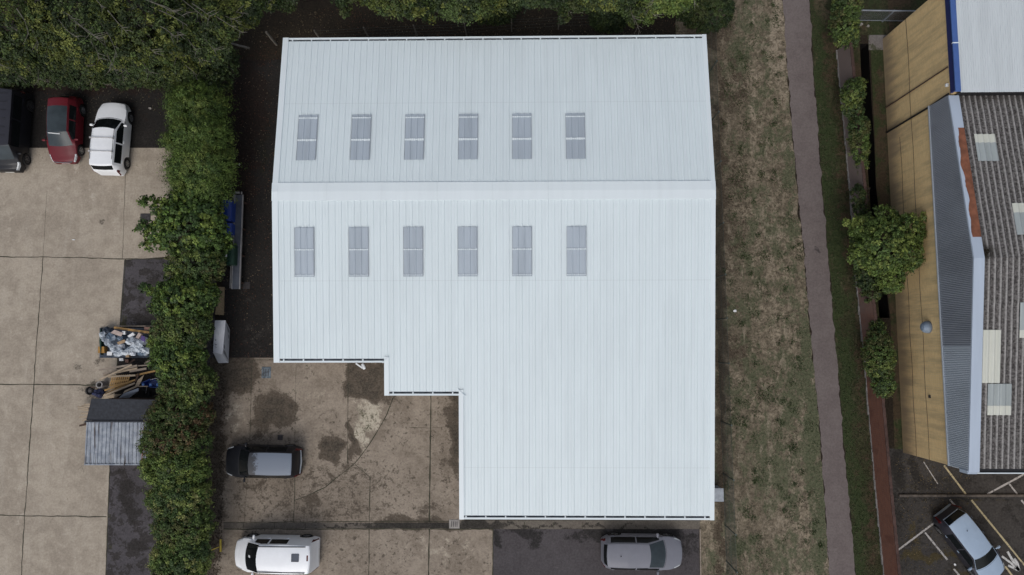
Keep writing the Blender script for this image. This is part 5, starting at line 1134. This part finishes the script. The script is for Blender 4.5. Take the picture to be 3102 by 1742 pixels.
for u0, u1 in ((580, 584), (566, 568)):
    g = MB(); g.bar(P(u0-2, 425, .3), P(u1-1, 487, .3), .03, .04); g.build('side_rail', MAT['conc_post'] if u0 == 580 else MAT['wood_dark'], t)
for v_ in (433, 446, 459, 472):
    g = MB(); g.bar(P(566, v_, .3), P(580, v_, .3), .025, .025); g.build('rung', MAT['wood_dark'], t)
# plywood sheet
g = MB(); q = [P(549, 722, 1.0), P(565, 722, .35), P(563, 793, .35), P(541, 791, 1.0)]
g.poly(q[::-1]); g.poly([x-np.array([0, 0, .02]) for x in q])
for i in range(4): g.quad(q[i], q[(i+1) % 4], q[(i+1) % 4]-np.array([0, 0, .02]), q[i]-np.array([0, 0, .02]))
one(g, 'plywood_sheet', MAT['ply'], tuple(P(555, 760)), 'tan plywood sheet leaning on the hedge above the white cabinet', 'plywood')
# tilted white cabinet with louvred side
o_ = lambda x, y: ((620+x/5.168), (900+y/5.168))
T = [PS(*o_(160, 365), 1.5), PS(*o_(328, 365), 1.5), PS(*o_(280, 890), 1.5), PS(*o_(130, 865), 1.5)]
Bm = [PS(*o_(225, 510), .12), PS(*o_(396, 512), .12), PS(*o_(373, 1030), .12), PS(*o_(215, 1034), .12)]
t = thing('metal_cabinet', tuple(Bm[0]*.5+Bm[2]*.5), 'tilted white metal cabinet with louvred side standing against the hedge', 'cabinet')
g = MB(); g.poly(T[::-1]); g.poly(Bm)
for i in range(4): j = (i+1) % 4; g.quad(T[i], T[j], Bm[j], Bm[i])
g.build('casing', MAT['cabinet'], t)
fn = np.cross(T[2]-T[1], Bm[1]-T[1]); fn /= np.linalg.norm(fn); fn *= np.sign(fn[0])
for k in range(6):
    g = MB(); s0 = .06+k*.155; s1 = s0+.105
    E1 = lambda s, r: (T[1]*(1-s)+T[2]*s)*(1-r)+(Bm[1]*(1-s)+Bm[2]*s)*r+fn*.006
    g.quad(E1(s0, .12), E1(s1, .12), E1(s1, .88), E1(s0, .88)); g.build('louvre', MAT['vent'], t)
g = MB()
for k in range(9):
    s, r = .55+random.random()*.42, random.random()*.35; p = (T[0]*(1-s)+T[3]*s)*(1-r)+(T[1]*(1-s)+T[2]*s)*r; g.bar(p+np.array([0, 0, .008]), p+np.array([random.uniform(-.12, .12), random.uniform(-.08, .08), .008]), .02, .006)
g.build('scuff_marks', MAT['navy'], t)
# covers
def cover(u, v, w, h, m, label, inner=None):
    p = P(u, v, 0); t = thing('manhole_cover', (p[0], p[1], 0), label, 'manhole cover')
    g = MB(); g.box((p[0], p[1], .014), (w, h, .028), bev=.01); g.build('frame', MAT[m], t)
    g = MB(); g.box((p[0], p[1], .032), (w*.8, h*.8, .012)); g.build('plate', MAT[inner or m], t)
    g = MB()
    for k in range(4): g.box((p[0]-w*.25+k*w*.17, p[1], .042), (w*.06, h*.6, .008))
    g.build('tread_pattern', MAT['cover'], t)
cover(366, 548, .62, .52, 'cover', 'dark square manhole cover in the concrete yard beside the spreading bush')
cover(670, 937, .55, .66, 'cover_blue', 'bluish drain cover in the service yard below the warehouse corner', 'cover_blue')
cover(705, 1100, .30, .30, 'cover', 'small dark square cover above the black estate car')
cover(620, 718, .42, .42, 'cover', 'small square cover in the dark alley near the foot of the metal walkway')
cover(1143, 1318, .60, .50, 'stone', 'grey square slab in the drain channel at the corner of the warehouse')
# yellow bits by the hedge
g = MB(); g.bar(P(555, 1357, .35), P(555, 1388, .35), .09, .06); one(g, 'yellow_post', MAT['yellow'], tuple(P(555, 1372)), 'short yellow painted post lying near the front of the white van', 'post')
g = MB(); g.bar(P(524, 1387, .2), P(551, 1376, .3), .05, .05); one(g, 'yellow_bar', MAT['yellow'], tuple(P(538, 1381)), 'thin yellow bar slanting from the hedge towards the short yellow post', 'bar')

# ------------------------------------------------------------------ rubbish heap, timber heap, shed
def Z(x, y): return (220+x/5.565)/S, (960+y/5.565)/S      # crop coordinates of the heap
def bag(cx, cy, z, r, mat, label, sq=.6, name='rubbish_bag'):
    p = P(*Z(cx, cy), z); g = MB(); n, m = 16, 10; ph = [random.uniform(0, 6) for _ in range(6)]
    for j in range(m+1):
        th = math.pi*j/m
        for i in range(n):
            a = 2*math.pi*i/n; d = 1+.12*math.sin(3*a+ph[0]+th*2)+.10*math.sin(5*a+ph[1]-th*3)+.08*math.sin(7*th+ph[2]+a)+random.uniform(-.06, .06)
            g.v.append((p[0]+r*d*math.sin(th)*math.cos(a), p[1]+r*d*math.sin(th)*math.sin(a)*.85, max(.01, p[2]+r*sq*d*math.cos(th))))
    for j in range(m):
        for i in range(n): g.f.append((j*n+i, j*n+(i+1) % n, (j+1)*n+(i+1) % n, (j+1)*n+i))
    return one(g, name, MAT[mat], (p[0], p[1], 0), label, 'rubbish bag', smooth=True)
def slab(pts, z, mat, label, name, cat, th=.03, group=None):
    z = z if isinstance(z, (list, tuple)) else [z]*len(pts); q = [P(*Z(*a), zz) for a, zz in zip(pts, z)]; g = MB(); dn = np.array([0, 0, th])
    g.poly(q[::-1]); g.poly([x-dn for x in q])
    for i in range(len(q)): j = (i+1) % len(q); g.quad(q[i], q[j], q[j]-dn, q[i]-dn)
    return one(g, name, MAT[mat], tuple(np.mean(q, 0)-np.array([0, 0, th])), label, cat, group)
def sheeting(pts, z, w, label, amp=.12):
    P3 = [P(*Z(*a), z) for a in pts]; g = MB(); rows = []
    ctr = []
    for i in range(len(P3)-1):
        for t_ in np.linspace(0, 1, 8, endpoint=False): ctr.append(P3[i]*(1-t_)+P3[i+1]*t_)
    ctr.append(P3[-1]); nw = 7; k1, k2 = random.uniform(0, 6), random.uniform(.7, 1.1)
    for i, p in enumerate(ctr):
        d = ctr[min(i+1, len(ctr)-1)]-ctr[max(i-1, 0)]; q = np.array([-d[1], d[0], 0]); q /= np.linalg.norm(q)+1e-9
        for j in range(nw):
            s_ = (j/(nw-1)-.5)*w*(1+.2*math.sin(i*.7)); g.v.append(tuple(p+q*s_+np.array([random.gauss(0, .015), random.gauss(0, .015), .035*math.sin(i*k2+j*1.3+k1)+.02*math.sin(i*2.1-j*2+k1)+.08*math.cos(s_/w*3)])))
    for i in range(len(ctr)-1):
        for j in range(nw-1): g.f.append((i*nw+j, i*nw+j+1, (i+1)*nw+j+1, (i+1)*nw+j))
    c_ = np.mean(P3, 0); return one(g, 'plastic_sheeting', MAT['plastic'], (c_[0], c_[1], 0), label, 'plastic sheet', smooth=True)
slab([(455, 185), (1330, 190), (1330, 690), (455, 690)], .12, 'bag_dark', 'dark tray like base under the heap of rubbish bags', 'tarpaulin', 'tarpaulin', .1)
slab([(448, 400), (470, 190), (480, 500), (470, 640)], .5, 'bin_green', 'narrow green strip at the left end of the rubbish heap', 'green_board', 'board', .3)
bag(575, 235, .45, .26, 'bag_dark', 'dark blue bag at the upper left corner of the rubbish heap')
bag(655, 340, .62, .30, 'bag_blue', 'slate blue bag in the left half of the rubbish heap')
bag(800, 360, .55, .18, 'bag_blue', 'small slate blue bag beside the grey board in the rubbish heap')
bag(800, 500, .6, .24, 'bag_white', 'silvery bag in the middle of the rubbish heap')
bag(1005, 600, .62, .22, 'bag_white', 'knotted white bag at the lower middle of the rubbish heap')
bag(900, 560, .4, .28, 'bag_blue', 'slate blue bag under the sheeting in the lower middle of the rubbish heap')
bag(1190, 580, .5, .34, 'bag_blue', 'large slate blue bag at the right end of the rubbish heap beside the leaves')
bag(1060, 430, .45, .34, 'bag_white', 'wide white bag under the sheeting in the right half of the rubbish heap')
bag(1210, 400, .5, .28, 'bag_white', 'white bag beside the purple cloth in the rubbish heap')
slab([(640, 270), (705, 215), (850, 270), (815, 330)], .85, 'card_pink', 'faded grey board lying on the slate blue bag', 'board', 'board')
slab([(745, 430), (870, 380), (900, 420), (770, 470)], .88, 'card', 'tan cardboard piece in the middle of the rubbish heap', 'cardboard_piece', 'cardboard')
slab([(925, 320), (1015, 262), (1045, 300), (950, 350)], .9, 'paper', 'bright white carton near the top of the rubbish heap', 'carton', 'carton', .12)
slab([(830, 240), (885, 240), (885, 298), (830, 296)], .8, 'paper', 'small white carton beside the timber board of the rubbish heap', 'carton', 'carton', .12)
slab([(580, 585), (665, 588), (660, 650), (578, 648)], .6, 'paper', 'white box at the lower left of the rubbish heap', 'carton', 'carton', .3)
slab([(780, 698), (850, 696), (856, 740), (786, 744)], .2, 'paper', 'white box on the ground between rubbish heap and timber heap', 'carton', 'carton', .15)
slab([(1060, 350), (1110, 265), (1160, 290), (1110, 370)], .8, 'card_pink', 'pinkish carton inside the clear sheeting', 'carton', 'carton', .2)
slab([(940, 420), (1100, 430), (1060, 490), (980, 480)], .8, 'card_pink', 'flattened pale carton inside the clear sheeting', 'carton', 'carton', .05)
slab([(900, 610), (950, 620), (945, 685), (890, 680)], .5, 'card', 'orange brown box at the lower edge of the rubbish heap', 'carton', 'carton', .3)
slab([(1140, 380), (1165, 310), (1220, 340), (1215, 430), (1180, 410)], .92, 'purple', 'purple cloth lying on the rubbish heap', 'cloth', 'cloth', .04)
slab([(430, 500), (530, 500), (535, 610), (425, 610)], .45, 'orange', 'orange brown tub at the left end of the rubbish heap', 'tub', 'tub', .35)
sheeting([(480, 260), (530, 380), (640, 480), (700, 570), (850, 600)], .85, .32, 'clear crumpled plastic strip down the left side of the rubbish heap')
sheeting([(700, 620), (900, 600), (1010, 520), (1160, 560), (1300, 570)], .85, .34, 'clear crumpled plastic strip along the lower edge of the rubbish heap')
sheeting([(920, 380), (1050, 460), (1200, 460)], .9, .4, 'clear plastic sheet over the pale carton in the rubbish heap', .08)
def plank(x0, y0, x1, y1, z0, z1, w, mat, label, group='planks in the timber heap', th=.04, name='plank'):
    a, b = P(*Z(x0, y0), z0), P(*Z(x1, y1), z1); g = MB(); g.bar(a, b, w, th)
    m = (a+b)/2; o = one(g, name, MAT[mat], (m[0], m[1], min(z0, z1)), label, 'plank', group); return o
plank(700, 180, 1290, 265, .6, .6, .13, 'wood_tan', 'long tan board along the top edge of the rubbish heap')
plank(780, 155, 1500, 155, .35, .35, .05, 'wood_grey', 'thin rail above the rubbish heap pointing into the hedge')
slab([(1205, 170), (1300, 170), (1300, 235), (1205, 230)], .5, 'brick', 'reddish block at the upper right of the rubbish heap', 'brick_block', 'brick', .2)
slab([(1330, 260), (1470, 200), (1500, 300), (1330, 370)], .35, 'ply', 'tan board half under the hedge beside the rubbish heap', 'board', 'board')
slab([(885, 715), (940, 715), (940, 770), (885, 768)], .15, 'brick', 'single reddish brick between the rubbish heap and the timber heap', 'brick_block', 'brick', .1)
plank(445, 895, 1000, 805, .75, .85, .11, 'wood_grey', 'pale plank at the top left of the timber heap')
plank(455, 1060, 1000, 805, .75, .98, .08, 'wood_pale', 'long pale plank slanting across the top of the timber heap')
plank(510, 960, 1090, 820, .6, .75, .12, 'wood_grey', 'wide grey plank under the slanting plank')
plank(520, 985, 1090, 865, .55, .65, .10, 'wood_pale', 'pale plank just below the wide grey plank')
plank(600, 1010, 1060, 985, .7, .8, .10, 'wood_pale', 'level pale plank lying over the upper edge of the pallet')
plank(1080, 825, 1490, 800, .6, .6, .07, 'wood_grey', 'narrow plank reaching from the timber heap into the hedge')
plank(960, 920, 1245, 870, .6, .65, .12, 'wood_grey', 'short grey plank at the right of the timber heap')
plank(1080, 980, 1395, 910, .7, .75, .10, 'wood_tan', 'tan plank above the blue wheelbarrow')
plank(940, 795, 1050, 715, .4, .5, .09, 'wood_dark', 'short dark plank at the top of the timber heap')
plank(1210, 790, 1300, 735, .4, .5, .09, 'wood_grey', 'short grey plank near the hedge above the timber heap')
plank(540, 1240, 1060, 1060, .5, .7, .09, 'wood_tan', 'tan plank along the lower edge of the pallet')
plank(520, 1330, 1050, 1115, .45, .65, .10, 'wood_pale', 'pale plank near the bottom of the timber heap')
plank(560, 1300, 1000, 1090, .35, .5, .10, 'wood_tan', 'tan plank between the two lower pale planks')
plank(640, 1290, 1020, 1140, .3, .45, .10, 'wood_dark', 'dark plank at the bottom of the timber heap')
plank(1060, 1090, 1110, 960, .75, .8, .09, 'wood_dark', 'dark red brown stub between the planks and the wheelbarrow')
plank(1110, 1170, 1270, 1172, .95, .95, .05, 'wood_pale', 'thin pale stick lying over the wheelbarrow handle')
slab([(850, 1290), (880, 1240), (1050, 1170), (1100, 1060), (1200, 980), (1160, 1080), (1110, 1170), (900, 1270)], [.5, .5, .7, .8, .85, .85, .7, .5], 'wood_pale', 'curved pale board beside the pallet in the timber heap', 'board', 'board')
slab([(770, 1372), (860, 1290), (1110, 1200), (1110, 1250), (950, 1365)], [.3, .5, .7, .7, .3], 'board_white', 'bluish white board leaning at the foot of the timber heap', 'board', 'board')
slab([(495, 1376), (640, 1310), (830, 1300), (720, 1365)], [.3, .45, .45, .3], 'wood_pale', 'pale pinkish board beside the bluish white board', 'board', 'board')
# pallet
t = thing('pallet', tuple(P(*Z(800, 1100))), 'tan wooden pallet in the middle of the timber heap', 'pallet')
for k in range(9):
    x = 650+k*36; g = MB(); g.bar(P(*Z(x+30, 985-k*2), .72), P(*Z(x-20, 1170-k*8), .55), .075, .022); g.build('slat', MAT['wood_tan'], t)
for q in ((680, 1010, 975, 990), (655, 1090, 955, 1060), (635, 1165, 930, 1110)):
    g = MB(); g.bar(P(*Z(q[0], q[1]), .60), P(*Z(q[2], q[3]), .62), .09, .07); g.build('bearer', MAT['wood_tan'], t)
# concrete ring and dark clutter
p = P(*Z(450, 1145), .6); t = thing('concrete_pipe', (p[0], p[1], 0), 'short grey concrete pipe standing at the left of the timber heap', 'pipe')
g = MB(); g.lathe((p[0], p[1], 0), [(.20, .02), (.20, .62), (.135, .62), (.135, .05), (.01, .05)], 20); g.build('ring', MAT['clay'], t, True)
bag(445, 1280, .35, .32, 'navy', 'dark navy cloth bundle below the concrete pipe', .7, 'cloth_bundle')
p = P(*Z(285, 1245), .3); t = thing('wheel', (p[0], p[1], 0), 'old small wheel with dark tyre at the left of the timber heap', 'wheel')
g = MB(); rot = Matrix.Rotation(1.2, 3, 'Y'); g.lathe((p[0], p[1], .28), [(.16, -.04), (.24, -.05), (.25, 0), (.24, .05), (.16, .04), (.16, -.04)], 18, 'Z', rot); g.build('tyre', MAT['rubber'], t, True)
g = MB(); g.lathe((p[0], p[1], .28), [(.16, 0), (.11, .02), (.02, .03)], 18, 'Z', rot); g.build('rim', MAT['clay'], t, True)
plank(310, 1190, 420, 1195, .3, .3, .05, 'wood_dark', 'short dark rod between the old wheel and the concrete pipe')
# wheelbarrow-like blue cart
c_ = P(*Z(1360, 1120), .6); t = thing('wheelbarrow', (c_[0], c_[1], 0), 'blue wheelbarrow with light blue clips standing by the hedge below the rubbish', 'wheelbarrow')
q = [(1165, 1110), (1300, 1050), (1480, 1075), (1550, 1110), (1540, 1180), (1420, 1195), (1180, 1165)]
g = MB(); top = [P(*Z(*a), .75) for a in q]; ctr = np.mean(top, 0); bot = [ctr+(x-ctr)*.72-np.array([0, 0, .32]) for x in top]
n_ = len(q); g.poly(bot[::-1])
for i in range(n_): j = (i+1) % n_; g.quad(top[i], top[j], bot[j], bot[i])
g.build('tray', MAT['barrow'], t)
g = MB(); g.tube([*top, top[0]], .02, 6); g.build('rim_tube', MAT['barrow'], t, True)
for x in (1190, 1315, 1435): 
    g = MB(); g.box(P(*Z(x, 1145), .77), (.13, .14, .06)); g.build('clip', MAT['barrow_light'], t)
g = MB(); p = P(*Z(1235, 1285), .25); g.lathe((p[0], p[1], .22), [(.13, -.05), (.22, -.05), (.24, 0), (.22, .05), (.13, .05)], 18, 'Z', Matrix.Rotation(.5, 3, 'X')); w = g.build('wheel', MAT['rubber'], t, True)
g = MB(); g.tube([P(*Z(1235, 1285), .25), P(*Z(1250, 1180), .6)], .015, 6); g.tube([P(*Z(1310, 1060), .8), P(*Z(1400, 1035), .86), P(*Z(1500, 1070), .84)], .018, 6); g.build('handle', MAT['tread_edge'], t, True)
g = MB(); p = P(*Z(1470, 1250), .3); g.lathe((p[0], p[1], .25), [(.14, -.04), (.20, -.04), (.22, 0), (.20, .04), (.14, .04)], 18, 'Z', Matrix.Rotation(.4, 3, 'Y')); one(g, 'tyre', MAT['rubber'], (p[0], p[1], 0), 'small dark tyre lying beside the blue wheelbarrow under the hedge', 'tyre', smooth=True)
# shed
ZS = 2.15
t = thing('shed', tuple(P(300, 1090)), 'low shed, half black felt roof and half rusty corrugated metal roof, beside the hedge', 'shed')
A = [P(230, 1003, ZS+.1), P(420, 1006, ZS+.1), P(410, 1060, ZS), P(217, 1057, ZS)]
g = MB(); g.poly(A[::-1]); 
for i in range(4): j = (i+1) % 4; g.quad(A[i], A[j], A[j]-np.array([0, 0, .08]), A[i]-np.array([0, 0, .08]))
g.build('felt_roof', MAT['felt'], t)
Bq = [P(219, 1062, ZS+.02), P(400, 1062, ZS+.02), P(398, 1168, ZS-.25), P(213, 1168, ZS-.25)]
nx = 141; g = MB()
def bi(s, r): return (Bq[0]*(1-s)+Bq[1]*s)*(1-r)+(Bq[3]*(1-s)+Bq[2]*s)*r
for j in range(2):
    for i in range(nx):
        s = i/(nx-1); ph = (s*19) % 1; h = .045 if ph < .28 else (.045*(1-(ph-.28)/.1) if ph < .38 else (0 if ph < .9 else .045*(ph-.9)/.1)); g.v.append(tuple(bi(s, j)+np.array([0, 0, h])))
for i in range(nx-1): g.f.append((i, nx+i, nx+i+1, i+1))
g.build('corrugated_roof', MAT['zinc'], t)
g = MB(); g.bar(bi(.80, .10)+np.array([0, 0, .02]), bi(.78, .92)+np.array([0, 0, .02]), .07, .03); g.build('rusted_rib', MAT['zinc_rust'], t)
g = MB(); g.bar(bi(0, .99)+np.array([0, -.03, .0]), bi(1, .99)+np.array([0, -.03, 0]), .07, .12); g.build('eaves_trim', MAT['zinc'], t)
g = MB(); g.bar(P(214, 1060, ZS+.03), P(405, 1061, ZS+.03), .09, .05); g.build('joint_batten', MAT['felt'], t)
g = MB(); wq = [A[0], A[1], Bq[2], Bq[3]]; ctr = np.mean(wq, 0); wq = [ctr+(x-ctr)*.95 for x in wq]
for i in range(4): j = (i+1) % 4; a, b = wq[i], wq[j]; g.quad((a[0], a[1], 0), (b[0], b[1], 0), (b[0], b[1], b[2]-.12), (a[0], a[1], a[2]-.12))
g.build('wall', MAT['wood_dark'], t)
sticks = [(228, 1016, 212, 1018, 'topmost'), (222, 1023, 206, 1021, 'second'), (211, 1028, 196, 1023, 'third'), (222, 1034, 197, 1029, 'fourth'), (220, 1040, 204, 1040, 'fifth'), (219, 1047, 200, 1050, 'sixth'), (219, 1053, 207, 1058, 'lowest')]
for a in sticks:
    p, q = P(a[0]+12, a[1], .55), P(a[2], a[3], .45); g = MB(); g.bar(p, q, .075, .06); one(g, 'timber_length', MAT['wood_pale'], (q[0], q[1], .4), '%s of the pale timber lengths sticking out of the side of the shed' % a[4], 'timber', 'timber lengths poking out of the shed')
g = MB(); g.bar(P(205, 1070, .2), P(235, 1062, .2), .1, .4)
one(g, 'timber_rack', MAT['wood_dark'], tuple(P(215, 1060)), 'dark timber rack under the left edge of the shed roof', 'rack')
# small litter
for u, v, w, h, m, lab, nm in ((185, 603, .22, .07, 'paper', 'scrap of white paper on the concrete yard above the joint', 'paper_scrap'), (1148, 0, 0, 0, None, '', ''), (400, 1428, 0, 0, None, '', ''),
                         (1849, 782, .22, .16, 'paper', 'white rag lying on the dry grass by the fence', 'rag'), (402, 1430, 0, 0, None, '', ''), (397, 1428, 0, 0, None, '', ''), (399, 1178, .12, .10, 'paper', 'white scrap on the asphalt in front of the shed', 'paper_scrap'),
                         (395, 765, .1, .1, 'paper', 'white scrap on the asphalt patch by the hedge', 'paper_scrap'), (2165, 62, .28, .2, 'stone', 'pale stone at the foot of the shrub by the steel fence', 'stone'), (2183, 66, .18, .16, 'stone', 'smaller pale stone beside the larger one by the steel fence', 'stone'), (375, 203, .22, .1, 'stone', 'pale broken stone on the edging wall behind the white hatchback', 'stone'),
                         (378, 273, .2, .12, 'stone', 'pale stone lying in the dark bay beside the white hatchback', 'stone'), (2270, 398, .16, .26, 'grey_box', 'pale rag at the foot of the brick unit across the ditch', 'rag'), (602, 414, .10, .16, 'paper', 'small white scrap in the dark alley above the ladder', 'paper_scrap'), (2402, 1420, .14, .14, 'paper', 'white scrap near the near edge of the car park', 'paper_scrap')):
    if not m: continue
    p = P(u, v, .03); g = MB(); n = 7; r = [random.uniform(.35, .55) for _ in range(n)]
    top = [(p[0]+w*r[k]*math.cos(k*2*math.pi/n), p[1]+h*r[k]*math.sin(k*2*math.pi/n), random.uniform(.03, .06) if m == 'paper' else random.uniform(.08, .12)) for k in range(n)]
    g.poly(top)
    for k in range(n): j = (k+1) % n; a, b = top[k], top[j]; g.quad((a[0], a[1], .012), (b[0], b[1], .012), b, a)
    one(g, nm, MAT[m], (p[0], p[1], 0), lab, nm.replace('_', ' '))
